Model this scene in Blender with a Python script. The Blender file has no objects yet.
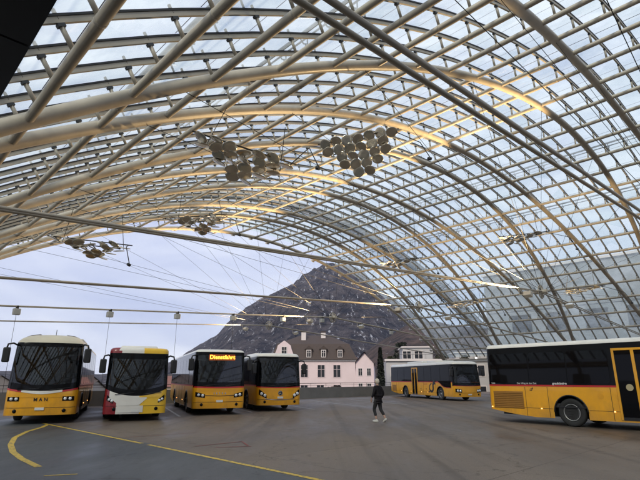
import bpy, bmesh, math, random
from mathutils import Vector, Matrix, noise
random.seed(7)
R_=math.radians
S=bpy.context.scene
COL=S.collection
CH=1.7                                   # camera height
# ------------------------------------------------------------------ frame of the hall
AZ,TH=0.76835447,0.28198219
A=Vector((-math.sin(AZ),math.cos(AZ),0)); B=Vector((math.cos(AZ),math.sin(AZ),0)); UP=Vector((0,0,1))
K=2.92
S0,ZC,MM,ZF,D0,D=8.48105545*K,-72.28624*K,0.24511985,0.69191892*K,3.26226254*K,2.52808967*K
RR=30*K; WW=1-0.84628061
SF=26.33
def P(a,s,z): return A*a+B*(s+S0)+UP*(z+CH)          # z relative to the eye
def AB(a,b,z=0.): return A*a+B*b+UP*z
def zs(s): return ZC+math.sqrt(max(RR*RR-s*s,0)/WW)
# arc-length table
_tab=[(0.,0.,zs(0))]
_s=0.;_l=0.
while _s<28.5:
    n=_s+.02; _l+=math.hypot(.02,zs(n)-zs(_s)); _s=n; _tab.append((_l,_s,zs(_s)))
def arc(l):
    L=abs(l); lo,hi=0,len(_tab)-1
    while hi-lo>1:
        m=(lo+hi)//2
        if _tab[m][0]<L: lo=m
        else: hi=m
    t=_tab[hi]; s=math.copysign(t[1],l) if l else 0.
    nx,nz=s,WW*(t[2]-ZC); q=math.hypot(nx,nz)
    return s,t[2],nx/q,nz/q
def PO(a,l,off=0.):
    s,z,nx,nz=arc(l); return P(a,s+nx*off,z+nz*off)
HALF=28.85
def alim(l):                                            # far edge of the roof at this arc position
    return D0+3*D+MM*(arc(l)[1]-ZF)
# ------------------------------------------------------------------ materials
MATS={}
def mat(name,col,rough=.5,metal=0.,var=0.,scale=3.,bump=0.,spec=.5,emit=None,est=1.,coat=0.,coords='Object'):
    if name in MATS: return MATS[name]
    m=bpy.data.materials.new(name); m.use_nodes=True; N=m.node_tree.nodes; L=m.node_tree.links
    b=N['Principled BSDF']; b.inputs['Base Color'].default_value=(*col,1); b.inputs['Roughness'].default_value=rough
    b.inputs['Metallic'].default_value=metal; b.inputs['Specular IOR Level'].default_value=spec
    b.inputs['Coat Weight'].default_value=coat
    if emit: b.inputs['Emission Color'].default_value=(*emit,1); b.inputs['Emission Strength'].default_value=est
    if var or bump:
        tc=N.new('ShaderNodeTexCoord'); nz=N.new('ShaderNodeTexNoise'); nz.inputs['Scale'].default_value=scale; nz.inputs['Detail'].default_value=6
        nz.inputs['Roughness'].default_value=.62
        L.new(tc.outputs[coords],nz.inputs['Vector'])
        if var:
            cr=N.new('ShaderNodeValToRGB'); e=cr.color_ramp.elements
            e[0].position=.3;e[1].position=.7
            e[0].color=(*[c*(1-var) for c in col],1); e[1].color=(*[min(1,c*(1+var)) for c in col],1)
            L.new(nz.outputs['Fac'],cr.inputs['Fac']); L.new(cr.outputs['Color'],b.inputs['Base Color'])
            mr=N.new('ShaderNodeMapRange'); mr.inputs['To Min'].default_value=max(.02,rough*(1-.35)); mr.inputs['To Max'].default_value=min(1,rough*1.35)
            L.new(nz.outputs['Fac'],mr.inputs['Value']); L.new(mr.outputs['Result'],b.inputs['Roughness'])
        if bump:
            bp=N.new('ShaderNodeBump'); bp.inputs['Strength'].default_value=bump; bp.inputs['Distance'].default_value=.02
            L.new(nz.outputs['Fac'],bp.inputs['Height']); L.new(bp.outputs['Normal'],b.inputs['Normal'])
    MATS[name]=m; return m
def glassmat(name,tint,ior,rough=.01,dirt=0.,dirtcol=(.6,.65,.66),pane=0):
    m=bpy.data.materials.new(name); m.use_nodes=True; N=m.node_tree.nodes; L=m.node_tree.links; N.clear()
    o=N.new('ShaderNodeOutputMaterial'); t=N.new('ShaderNodeBsdfTransparent'); t.inputs[0].default_value=(*tint,1)
    g=N.new('ShaderNodeBsdfGlossy'); g.inputs['Roughness'].default_value=rough; g.inputs['Color'].default_value=(.95,.97,1,1)
    lw=N.new('ShaderNodeLayerWeight'); lw.inputs['Blend'].default_value=.5
    pw=N.new('ShaderNodeMath'); pw.operation='POWER'; L.new(lw.outputs['Facing'],pw.inputs[0]); pw.inputs[1].default_value=4.5
    f0=((ior-1)/(ior+1))**2; f=N.new('ShaderNodeMath'); f.operation='MULTIPLY_ADD'; L.new(pw.outputs[0],f.inputs[0]); f.inputs[1].default_value=(1-f0)*.8; f.inputs[2].default_value=f0
    mx=N.new('ShaderNodeMixShader'); L.new(f.outputs[0],mx.inputs[0]); L.new(t.outputs[0],mx.inputs[1]); L.new(g.outputs[0],mx.inputs[2])
    last=mx
    if pane:
        oi=N.new('ShaderNodeObjectInfo'); tq=N.new('ShaderNodeTexCoord'); dv=N.new('ShaderNodeVectorMath'); dv.operation='MULTIPLY'; dv.inputs[1].default_value=(.52,.52,.6); L.new(tq.outputs['Object'],dv.inputs[0])
        fl_=N.new('ShaderNodeVectorMath'); fl_.operation='FLOOR'; L.new(dv.outputs[0],fl_.inputs[0]); wn=N.new('ShaderNodeTexWhiteNoise'); wn.noise_dimensions='4D'; L.new(fl_.outputs[0],wn.inputs['Vector']); L.new(oi.outputs['Random'],wn.inputs['W'])
        cr_=N.new('ShaderNodeValToRGB'); cr_.color_ramp.elements[0].color=(tint[0]*.86,tint[1]*.88,tint[2]*.90,1); cr_.color_ramp.elements[1].color=(min(1,tint[0]*1.08),min(1,tint[1]*1.04),min(1,tint[2]*1.04),1); L.new(wn.outputs['Value'],cr_.inputs[0]); L.new(cr_.outputs[0],t.inputs[0])
    if dirt:
        d=N.new('ShaderNodeBsdfTranslucent'); d.inputs[0].default_value=(*dirtcol,1)
        tc=N.new('ShaderNodeTexCoord'); nz=N.new('ShaderNodeTexNoise'); nz.inputs['Scale'].default_value=.35; nz.inputs['Detail'].default_value=8; nz.inputs['Roughness'].default_value=.7
        L.new(tc.outputs['Object'],nz.inputs['Vector'])
        mr=N.new('ShaderNodeMapRange'); mr.inputs['From Min'].default_value=.35; mr.inputs['From Max'].default_value=.7; mr.inputs['To Min'].default_value=dirt*.45; mr.inputs['To Max'].default_value=dirt*1.7
        L.new(nz.outputs['Fac'],mr.inputs['Value'])
        m2=N.new('ShaderNodeMixShader'); L.new(mr.outputs[0],m2.inputs[0]); L.new(mx.outputs[0],m2.inputs[1]); L.new(d.outputs[0],m2.inputs[2]); last=m2
    L.new(last.outputs[0],o.inputs[0]); MATS[name]=m; return m
steel=mat('painted_steel',(.43,.385,.32),.42,0,.2,1.3)
steel2=mat('beige_bar',(.36,.325,.27),.5,0,.1,2.)
cable=mat('cable_steel',(.035,.033,.03),.7,spec=.2)
blackrub=mat('black_gasket',(.012,.013,.015),.6)
rail_m=mat('blue_grey_rail',(.09,.11,.14),.35,.5)
dark_m=mat('dark_mesh',(.03,.033,.038),.6)
roofglass=glassmat('roof_glass',(.86,.97,.93),1.6,.03,.27,(.86,.95,.93),1)
wind_g=glassmat('windscreen_glass',(.36,.39,.39),1.58,.015)
busglass=mat('tinted_glass',(.003,.003,.004),.03,0,spec=.16)
yel=mat('postal_yellow',(.80,.37,.010),.32,0,.09,1.2,coat=.4)
def grime(m,z0=.95):
    N=m.node_tree.nodes; L=m.node_tree.links; b=N['Principled BSDF']; src=b.inputs['Base Color'].links[0].from_socket
    tc=N.new('ShaderNodeTexCoord'); n=N.new('ShaderNodeTexNoise'); n.inputs['Scale'].default_value=2.2; n.inputs['Detail'].default_value=9; n.inputs['Roughness'].default_value=.72; mp=N.new('ShaderNodeMapping'); mp.inputs['Scale'].default_value=(1,1,.45); L.new(tc.outputs['Object'],mp.inputs[0]); L.new(mp.outputs[0],n.inputs['Vector'])
    sx=N.new('ShaderNodeSeparateXYZ'); L.new(tc.outputs['Object'],sx.inputs[0]); mr=N.new('ShaderNodeMapRange'); mr.inputs['From Min'].default_value=z0; mr.inputs['From Max'].default_value=.25; mr.inputs['To Min'].default_value=0; mr.inputs['To Max'].default_value=1; L.new(sx.outputs[2],mr.inputs[0])
    ad=N.new('ShaderNodeMath'); ad.operation='MULTIPLY_ADD'; ad.inputs[1].default_value=.28; L.new(mr.outputs[0],ad.inputs[0]); L.new(n.outputs[0],ad.inputs[2])
    r=N.new('ShaderNodeValToRGB'); r.color_ramp.elements[0].position=.52; r.color_ramp.elements[0].color=(0,0,0,1); r.color_ramp.elements[1].position=.85; r.color_ramp.elements[1].color=(.36,.36,.36,1); L.new(ad.outputs[0],r.inputs[0])
    mx=N.new('ShaderNodeMix'); mx.data_type='RGBA'; L.new(r.outputs[0],mx.inputs[0]); L.new(src,mx.inputs[6]); mx.inputs[7].default_value=(.16,.11,.06,1); L.new(mx.outputs[2],b.inputs['Base Color'])
grime(yel)
yel2=mat('lemon_yellow',(.82,.50,.03),.32,0,.05,1.2,coat=.4)
redp=mat('red_paint',(.50,.02,.02),.35,coat=.3)
darkred=mat('wine_red_paint',(.22,.012,.02),.3,0,.05,2,coat=.5)
white=mat('white_paint',(.74,.72,.67),.38,0,.06,1.5,coat=.2)
cream=mat('cream_roof',(.60,.55,.43),.4,0,.07,1.5)
black=mat('black_plastic',(.012,.012,.013),.38)
blackg=mat('black_gloss',(.005,.005,.006),.10,spec=.14)
rubber=mat('tyre_rubber',(.018,.018,.018),.85,0,.2,12)
rimm=mat('rim_grey',(.33,.33,.32),.42,.7,.15,6)
brown=mat('grille_brown',(.30,.14,.02),.5,0,.1,4)
seatm=mat('seat_cloth',(.05,.05,.06),.9)
lampgl=mat('lamp_lens',(.75,.77,.8),.08,.2,spec=.8)
chrome=mat('chrome',(.7,.7,.7),.15,1.)
amber=mat('amber_light',(.6,.2,.02),.3,emit=(1.,.45,.12),est=3)
ledm=mat('led_orange',(.6,.2,.0),.5,emit=(1.,.36,.04),est=3.2)
ledbg=mat('led_panel',(.10,.02,.0),.5,emit=(1.,.2,.02),est=.12)
plate=mat('plate_white',(.65,.65,.63),.5)
conc=mat('concrete',(.30,.29,.27),.8,0,.2,1.1,.3)
# ------------------------------------------------------------------ mesh builder
class MB:
    def __init__(s): s.bm=bmesh.new(); s.mats=[]; s.cur=0
    def m(s,mt):
        if mt not in s.mats: s.mats.append(mt)
        s.cur=s.mats.index(mt); return s
    def face(s,vs,smooth=False):
        try: f=s.bm.faces.new(vs)
        except ValueError: return
        f.material_index=s.cur; f.smooth=smooth; return f
    def poly(s,pts,smooth=False): return s.face([s.bm.verts.new(p) for p in pts],smooth)
    def box(s,lo,hi,bev=0.,M=None,seg=2):
        lo=Vector(lo);hi=Vector(hi); c=(lo+hi)/2; d=hi-lo
        r=bmesh.ops.create_cube(s.bm,size=1.); vs=r['verts']
        for v in vs: v.co=Vector((v.co.x*d.x,v.co.y*d.y,v.co.z*d.z))+c
        fs=list({f for v in vs for f in v.link_faces})
        for f in fs: f.material_index=s.cur
        if bev:
            es=list({e for v in vs for e in v.link_edges})
            rb=bmesh.ops.bevel(s.bm,geom=es,offset=bev,segments=seg,affect='EDGES',profile=.5)
            for f in rb['faces']: f.material_index=s.cur; f.smooth=True
            vs=list({v for f in rb['faces'] for v in f.verts})
            # all verts of this island
            seen=set(vs)
            st=list(vs)
            while st:
                v=st.pop()
                for e in v.link_edges:
                    o=e.other_vert(v)
                    if o not in seen: seen.add(o); st.append(o)
            vs=list(seen)
        if M is not None:
            for v in vs: v.co=M@v.co
        return s
    def tube(s,pts,r,n=8,cap=True,rad=None,closed=False):
        pts=[Vector(p) for p in pts]; rings=[]
        N=len(pts); up=None
        for i,p in enumerate(pts):
            if closed: t=pts[(i+1)%N]-pts[i-1]
            else: t=pts[min(i+1,N-1)]-pts[max(i-1,0)]
            t.normalize()
            if up is None:
                up=Vector((0,0,1)) if abs(t.z)<.9 else Vector((1,0,0))
            x=t.cross(up).normalized(); y=x.cross(t).normalized(); up=y
            rr=rad[i] if rad else r
            rings.append([s.bm.verts.new(p+x*math.cos(2*math.pi*k/n)*rr+y*math.sin(2*math.pi*k/n)*rr) for k in range(n)])
        for i in range(N if closed else N-1):
            a,b=rings[i],rings[(i+1)%N]
            for k in range(n): s.face([a[k],a[(k+1)%n],b[(k+1)%n],b[k]],True)
        if cap and not closed: s.face(rings[0][::-1]); s.face(rings[-1])
        return s
    def strip(s,pts,w,h,side,nrm,closed=False):
        "rectangular bar along pts; side(i), nrm(i) vectors; centred"
        rings=[]
        for i,p in enumerate(pts):
            a=side(i)*w/2; b=nrm(i)*h/2
            rings.append([s.bm.verts.new(p+q) for q in (-a-b,a-b,a+b,-a+b)])
        for i in range(len(pts)-1):
            for k in range(4): s.face([rings[i][k],rings[i][(k+1)%4],rings[i+1][(k+1)%4],rings[i+1][k]])
        s.face(rings[0][::-1]); s.face(rings[-1]); return s
    def lathe(s,prof,n=24,M=None):
        "prof: (axial y, radius)"
        rings=[]
        for y,r in prof:
            ring=[]
            for k in range(n):
                v=Vector((math.cos(2*math.pi*k/n)*r,y,math.sin(2*math.pi*k/n)*r))
                ring.append(s.bm.verts.new(M@v if M is not None else v))
            rings.append(ring)
        for a,b in zip(rings,rings[1:]):
            for k in range(n): s.face([a[k],a[(k+1)%n],b[(k+1)%n],b[k]],True)
        s.face(rings[0][::-1]); s.face(rings[-1]); return s
    def build(s,name,parent=None,loc=None):
        me=bpy.data.meshes.new(name); bmesh.ops.recalc_face_normals(s.bm,faces=s.bm.faces) if len(s.bm.faces)<60000 and not getattr(s,'keep',0) else None
        s.bm.to_mesh(me); s.bm.free()
        for m in s.mats: me.materials.append(m)
        o=bpy.data.objects.new(name,me); COL.objects.link(o)
        if parent: o.parent=parent
        if loc: o.location=loc
        return o
def tag(o,label=None,cat=None,group=None,kind=None):
    for k,v in (('label',label),('category',cat),('group',group),('kind',kind)):
        if v: o[k]=v
    return o
def empty(name,loc=(0,0,0),rz=0.,label=None,cat=None,group=None):
    o=bpy.data.objects.new(name,None); COL.objects.link(o); o.location=loc; o.rotation_euler=(0,0,rz); o.empty_display_size=.2
    return tag(o,label,cat,group)
def copy_tree(o,parent=None):
    c=o.copy(); COL.objects.link(c); c.parent=parent
    for ch in o.children: copy_tree(ch,c)
    return c
def one(name,mt,fn,parent=None):
    b=MB(); b.m(mt); fn(b); return b.build(name,parent)
def text(name,body,size,mt,M,parent,extr=.004,bold=0.,align='CENTER',spacing=1.):
    cu=bpy.data.curves.new(name,'FONT'); cu.body=body; cu.size=size; cu.extrude=extr; cu.align_x=align; cu.align_y='CENTER'; cu.offset=bold; cu.space_character=spacing
    t=bpy.data.objects.new(name+'_t',cu); COL.objects.link(t)
    dg=bpy.context.evaluated_depsgraph_get(); dg.update()
    me=bpy.data.meshes.new_from_object(t.evaluated_get(dg)); me.name=name
    bpy.data.objects.remove(t); bpy.data.curves.remove(cu)
    me.materials.clear(); me.materials.append(mt)
    o=bpy.data.objects.new(name,me); COL.objects.link(o); o.parent=parent; o.matrix_local=M
    return o
def bake_mod(o):
    dg=bpy.context.evaluated_depsgraph_get(); dg.update()
    me=bpy.data.meshes.new_from_object(o.evaluated_get(dg)); old=o.data; o.modifiers.clear(); o.data=me; return o
# ================================================================== ROOF
def build_roof():
    root=empty('station_roof',P(0,0,-CH),0,'huge glass barrel vault on beige steel tube arches spanning the whole bus deck','roof')
    off=root.location.copy()
    class LB(MB):
        def build(s,name,parent=None,loc=None):
            for v in s.bm.verts: v.co-=off
            return MB.build(s,name,parent or root,loc)
    KS=range(-4,4)
    nA=56
    for k in KS:
        dk=D0+k*D
        for sg in (-1,1):
            pts=[]
            for i in range(nA+1):
                l=-HALF+2*HALF*i/nA; s,z,_,_=arc(l); pts.append(P(dk+sg*MM*(z-ZF),s,z))
            b=LB(); b.m(steel); b.tube(pts,.15,12); b.build('arch')
        # feet
        for sd in (-1,1):
            b=LB(); b.m(steel)
            f=P(dk,sd*SF,ZF)
            b.tube([f+A*-.22,f+A*.22],.24,14)
            b.tube([f,f+B*sd*.25-UP*.9],.14,10)
            b.m(conc)
            q=f+B*sd*.35; hz=f.z-.75
            pl=[(-.55,-.7),(.55,-.7),(.55,.6),(-.55,.6)]
            lo=[b.bm.verts.new(q+A*x*1.2+B*y*sd*1.2-UP*q.z) for x,y in pl]; hi=[b.bm.verts.new(q+A*x*.75+B*y*sd*.75+UP*(hz-q.z)) for x,y in pl]
            for i in range(4): b.face([lo[i],lo[(i+1)%4],hi[(i+1)%4],hi[i]])
            b.face(hi)
            b.build('foot_pedestal')
        # tie, hub and spokes
        zt=lambda s:4.25-.06*abs(s)
        ta=.14 if k==-1 else 0
        for o in (-.085+ta,.085+ta):
            b=LB(); b.m(steel)
            ex=[-SF,0,SF]
            b.tube([P(dk,-SF,zt(SF)-.3),P(dk+o,-SF+1.2,zt(SF-1.2)),P(dk+o,-12,zt(12)-.02),P(dk+o,0,zt(0)),P(dk+o,12,zt(12)-.02),P(dk+o,SF-1.2,zt(SF-1.2)),P(dk,SF,zt(SF)-.3)],.032,8)
            b.build('tie_rod')
        b=LB(); b.m(steel); h=P(dk,0,4.25)
        b.tube([h-A*.3,h+A*.3],.11,12); b.tube([h+UP*.3,h-UP*.3],.05,8)
        for q in range(8):
            an=q*math.pi/4; b.tube([h,h+(B*math.cos(an)+UP*math.sin(an))*.36],.03,6)
        b.tube([h+(B*math.cos(t)+UP*math.sin(t))*.34 for t in [i*math.pi/10 for i in range(20)]],.025,6,closed=True)
        b.build('tie_hub')
        if k>=-1:
            for sg in (-1,1):
                for l in (-22.,-16.,-9.8,-3.6,3.6,9.8,16.,22.):
                    s,z,_,_=arc(l); b=LB(); b.m(cable)
                    b.tube([P(dk+sg*.12,.3*(1 if l>0 else -1),4.3),P(dk+sg*MM*(z-ZF),s,z)],.008,5); b.build('spoke_cable')
    # purlins
    PL=[i*1.92 for i in range(-14,15)]
    aN=D0-4*D-2
    step=D/8
    bars_a=[D0-4*D-1.2+ (j)*step for j in range(0,int((alim(0)-aN)/step)+1)]
    bars_a=[a for a in bars_a if a<alim(0)-.1]
    ups=[]
    for l in PL:
        s,z,nx,nz=arc(l); b=LB(); b.m(steel); ae=alim(l)+.55
        b.tube([P(aN,s,z),P(ae-3,s,z),P(ae,s,z)],.088,10)
        # sleeve joints
        a=aN+1.7
        while a<ae-1:
            b.tube([P(a,s,z),P(a+.05,s,z)],.094,10); a+=D/2
        o=b.build('purlin')
        b=LB(); b.m(white); c=P(ae+.01,s,z)
        n=(B*nx+UP*nz); t=(B*nz-UP*nx)
        b.strip([c,c+A*.05],.42,.16,lambda i:t,lambda i:n)
        e=b.build('end_plate',o)
        for a in bars_a:
            if a<alim(l): ups.append((a,l))
    eye=Vector((0,0,CH)); fwd=Vector((0,math.cos(TH),math.sin(TH)))
    def vis(a,l):
        p=PO(a,l,.25)-eye; d=p.dot(fwd)
        if d<1: return 1e9
        x=p.x/d*480; y=(p.z*math.cos(TH)-p.y*math.sin(TH))/d*480
        if abs(x)>330 or abs(y)>250: return 1e6+d
        return d
    ups.sort(key=lambda t:vis(*t))
    def up(b,a,l):
        b.m(steel2); b.tube([PO(a,l,.06),PO(a,l,.42)],.038,6)
        s,z,nx,nz=arc(l); n=B*nx+UP*nz; t=B*nz-UP*nx; c=PO(a,l,.42)
        b.m(dark_m); b.strip([c-t*.055,c+t*.055],.08,.05,lambda i:A,lambda i:n)
        b.m(cable); b.tube([PO(a,l,.66),PO(a,l,.5)],.03,5)
    for a,l in ups[:100]:
        b=LB(); up(b,a,l); b.build('upstand')
    b=LB(); b.keep=1
    for a,l in ups[100:]: up(b,a,l)
    o=b.build('upstands'); o['kind']='stuff'
    # glazing bars + glass strips
    def lrange(a):
        if a<D0+3*D: return HALF
        lo=0.; 
        while lo<HALF and alim(lo+.1)>a: lo+=.1
        return lo
    for j,a in enumerate(bars_a):
        lm=lrange(a); n=max(6,int(48*lm/HALF)); ls=[-lm+2*lm*i/n for i in range(n+1)]
        fr=[arc(l) for l in ls]; nr=lambda i:B*fr[i][2]+UP*fr[i][3]
        b=LB(); b.m(steel2)
        b.strip([PO(a,l,.50) for l in ls],.055,.09,lambda i:A,nr)
        b.m(blackrub); b.strip([PO(a,l,.565) for l in ls],.085,.036,lambda i:A,nr)
        b.build('glazing_bar')
        if j+1<len(bars_a): a2=bars_a[j+1]
        else: a2=alim(0)
        l2=min(lm,max(lrange(min(a2,alim(0)-.01)),.0)) 
        b=LB(); b.keep=1; b.m(roofglass)
        js=[i*1.92+.62 for i in range(-15,15)]
        cuts=[-lm]+[x for x in js if -lm<x<lm]+[lm]
        for c0,c1 in zip(cuts,cuts[1:]):
            sub=[c0+(c1-c0)*t/2 for t in (0,1,2)]
            for u,v in zip(sub,sub[1:]):
                e=[min(a2-.045,alim(q)) for q in (u,v)]
                if min(e)<=a+.05: continue
                uu=u+ (.012 if u==c0 else 0); vv=v-(.012 if v==c1 else 0)
                b.m(roofglass); b.poly([PO(a+.045,uu,.585),PO(e[0],uu,.585),PO(e[1],vv,.585),PO(a+.045,vv,.585)])
            if c1<lm:
                b.m(blackrub); q=[PO(a+.045,c1-.012,.588),PO(min(a2-.045,alim(c1)),c1-.012,.588),PO(min(a2-.045,alim(c1)),c1+.012,.588),PO(a+.045,c1+.012,.588)]
                b.poly(q)
        if len(b.bm.faces): b.build('glass_strip')
        else: b.bm.free()
    # rails outside the glass
    for s in (-23.3,-20.2,-16.9,4.5,9.7):
        l=next(t for t in _tab if t[1]>=abs(s))[0]*(1 if s>0 else -1)
        b=LB(); b.m(rail_m); ae=alim(l)-1
        b.tube([PO(aN,l-.14,1.0),PO(ae,l-.14,1.0)],.055,8); b.tube([PO(aN,l+.2,1.0),PO(ae,l+.2,1.0)],.03,6)
        a=bars_a[0]
        for a in bars_a:
            if a<ae:
                b.tube([PO(a,l-.14,1.0),PO(a,l-.05,.8),PO(a,l+.1,.8),PO(a,l+.2,1.0)],.022,5); b.tube([PO(a,l+.02,.8),PO(a,l+.02,.6)],.025,5)
        b.build('outer_rail')
    # dark arched lattice on top of the glass
    b=LB()
    b.m(dark_m)
    ga=lambda a,l: a+.24*(arc(l)[1]-6)
    for a in (25.0,26.7):
        for o in (.95,1.35): b.tube([PO(ga(a,l),l,o) for l in [-11+i*.8 for i in range(47)]],.05,6)
    for i in range(190):
        l=-11+i*.19
        b.tube([PO(ga(25.0,l),l,.95),PO(ga(26.7,l),l,.95)],.045,4)
        if i%5==0:
            for a in (25.0,26.7): b.tube([PO(ga(a,l),l,.95),PO(ga(a,l),l,1.35)],.03,4)
    b.build('arched_lattice')
    # eaves beams
    for sd in (-1,1):
        b=LB(); b.m(steel)
        s,z,nx,nz=arc(sd*HALF)
        b.tube([P(aN,s,z-.12),P(D0+3*D+.5,s,z-.12)],.13,10)
        c=[P(aN,s+nx*.62+sd*.1,z+nz*.4-.25),P(D0+3*D+.3,s+nx*.62+sd*.1,z+nz*.4-.25)]
        b.m(steel2); b.strip(c,.30,.30,lambda i:B,lambda i:UP)
        b.build('eaves_beam')
    return root
build_roof()
# ------------------------------------------------------------------ reflector clusters + flood lamps
mir=mat('mirror_disc',(.60,.56,.48),.22,.85,.15,3)
warm=(1.,.69,.34)
def cluster_proto():
    root=empty('reflector_cluster')
    cnt=[2,4,5,5,4,3,1]
    for i in range(7):
        for j in range(cnt[i]):
            x=(i-3)*.37+j*.05; y=(j-1.6)*.25; z=-j*.11+.06*math.sin(i*1.7)
            b=MB(); b.m(mir)
            M=Matrix.Translation((x,y,z))@Matrix.Rotation(R_(-16+17*math.sin(i*2.3+j*1.7)),4,'X')@Matrix.Rotation(R_(20*math.cos(i*1.3+j*2)),4,'Y')@Matrix.Rotation(R_(90),4,'X')
            b.lathe([(-.012,.10),(-.006,.165),(.0,.188),(.010,.19),(.02,.175)],24,M)
            b.build('reflector_disc',root)
    b=MB(); b.m(cable)
    for i in range(7):
        if cnt[i]>1: b.tube([((i-3)*.37+q*.05,(q-1.6)*.25,-q*.11+.06*math.sin(i*1.7)+.07) for q in range(cnt[i])],.016,6)
    b.tube([(-1.35,-.4,.08),(1.35,-.4,.08)],.022,6); b.tube([(-.9,.0,-.08),(.9,.0,-.08)],.022,6)
    for x in (-1,1): b.tube([(x,0,-.1),(x*.8,0,1.1)],.01,5)
    b.build('hanging_frame',root)
    return root
proto=cluster_proto()
names_c=['nearest the camera','in the second bay','in the third bay','in the farthest bay']
spots=[]
lab={
 (0,0):'left one of the two big reflector disc clusters at top centre',
 (0,1):'dark reflector disc cluster right of picture centre top, its round discs stacked in columns',
 (0,2):'reflector disc cluster seen edge on beneath the glass near the top of the right half',
 (0,3):'bright edge-on reflector disc cluster low above the near bus at the right',
 (1,0):'small reflector disc cluster low on the left, above the coach',
 (1,1):'reflector disc cluster left of centre just above the open end of the vault',
 (1,2):'reflector disc cluster hanging over the long tie rod before the mountain top',
 (1,3):'reflector disc cluster above the eaves right of the mid distance bus',
}
cl=[(-18.3,5.55,12),(-13.7,7.4,-12),(-1.8,6.85,5),(6.,5.2,10)]
CT={(0,0):(R_(8),R_(14)),(0,1):(R_(-30),R_(-6)),(0,2):(R_(20),R_(-8)),(0,3):(R_(20),R_(-8)),(1,0):(R_(14),R_(4)),(1,1):(R_(10),0),(1,2):(R_(20),R_(-8)),(1,3):(R_(20),R_(-8))}
first=True
for k in (0,1):
    for q,(s,z,rz) in enumerate(cl):
        if k==1 and q==0: s,z=-19.3,4.5
        if k==1 and q==1: s,z=-15.3,6.3
        o=proto if first else copy_tree(proto); first=False
        o.location=P(D0+k*D,s,z); o.rotation_euler=(0,0,AZ+R_(rz))
        o.rotation_euler=(*CT[(k,q)],R_(rz))
        tag(o,lab[(k,q)],'reflector lamp','reflector clusters hung under the vault')
for o in [o for o in S.objects if o.name.startswith('reflector_cluster')]:
    L_=o.location; big=L_.x<-1 and L_.y<12; w=Vector((1.9,-.9,-.75)) if big else Vector((1.9,-1.5,-1.1))
    l=bpy.data.lights.new('cluster_lamp','SPOT'); l.energy=200 if big else (3 if L_.x>0 else 45); l.color=(1,.72,.36); l.spot_size=R_(75); l.spot_blend=.7; l.shadow_soft_size=.06
    q=bpy.data.objects.new('cluster_lamp',l); COL.objects.link(q); q.location=L_+w; q.rotation_euler=(L_+Vector((1.0 if big else .5,0,-.1))-q.location).to_track_quat('-Z','Y').to_euler()
    mw=Matrix.LocRotScale(o.location,o.rotation_euler,None).inverted()
    b=MB(); b.m(black); p1=mw@(L_+w*1.03); b.tube([p1,mw@(L_+w*.99)],.05,8); b.m(cable); b.tube([p1,mw@(L_+w*.9+Vector((0,0,.5))),Vector((1.2,-.35,.05))],.014,5)
    b.build('lamp_arm',o)
for k in (0,1,2,3):
    for tgt,e in (((-16.5,7.4),6000),((-6,11.5),9000),((10,10.5),2200)):
        if k==3 and tgt[0]==9: continue
        l=bpy.data.lights.new('flood_lamp','SPOT'); l.energy=e; l.color=warm; l.spot_size=R_(60); l.spot_blend=.5; l.shadow_soft_size=.12
        o=bpy.data.objects.new('flood_lamp',l); COL.objects.link(o); o.location=P(D0+k*D-.4,(-1 if tgt[0]<0 else 1)*2.6,3.95)
        d=P(D0+k*D,tgt[0],tgt[1])-o.location; o.rotation_euler=d.to_track_quat('-Z','Y').to_euler()
fl=['above the near bus','behind the near bus','before the mountain','before the pink house']
for k in range(4):
    for sd in (-1,1):
        b=MB(); c=P(D0+k*D-.4,sd*2.6,3.76); M=Matrix.Translation(c)@Matrix.Rotation(AZ,4,'Z')@Matrix.Rotation(R_(-25*sd),4,'Y')
        b.m(steel); b.box((-.13,-.18,-.12),(.13,.18,.1),.02,M); b.m(steel); b.tube([P(D0+k*D,sd*2.6,4.10),P(D0+k*D,sd*2.6,3.78),c],.03,6)
        b.m(lampgl); b.box((-.11,-.16,.095),(.11,.16,.11),0,M)
        tag(b.build('floodlight'),'small floodlight under the tie rod '+('left' if sd<0 else 'right')+' of the hub '+fl[k],'floodlight','floodlights under the tie rods')
# boxes hanging on the third tie
boxm=mat('box_grey',(.36,.36,.35),.5,0,.08,4)
def tie_s(px,d):
    best=None
    for i in range(-2400,2400,5):
        s=i/100; p=P(d,s,4.25-.06*abs(s))-Vector((0,0,CH)); dd=p.y*math.cos(TH)+p.z*math.sin(TH)
        e=abs(320+480*p.x/dd-px)
        if best is None or e<best[0]: best=(e,s)
    return best[1]
bl=['leftmost grey box under the tie rod, above the coach roof','grey box under the tie rod above the red white and yellow bus','grey box under the tie rod left of the bus with the lit sign','grey box under the tie rod above the lit destination sign','grey box under the tie rod at the foot of the mountain slope','grey box under the tie rod above the chimneys of the pink house','grey box under the tie rod just right of its hub','rightmost grey box under the tie rod, near the tall conifer']
for i,px in enumerate((18,111,178,233,283,322,361,391)):
    d=D0+2*D; s=tie_s(px,d); z=4.25-.06*abs(s)
    e=empty('hanging_box',P(d,s,z-.04),AZ,bl[i],'hanging box','grey boxes hung in a row on the tie rod')
    b=MB(); b.m(boxm); b.box((-.14,-.12,-.34),(.14,.12,-.07),.02); b.build('housing',e)
    b=MB(); b.m(cable); b.box((-.04,-.12,-.075),(.04,.12,.055),.01); b.build('bracket',e)
    if i<4:
        b=MB(); b.m(cable); b.tube([(0,0,-.33),(0,0,-3.6)],.008,5); b.build('pull_wire',e)
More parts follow.
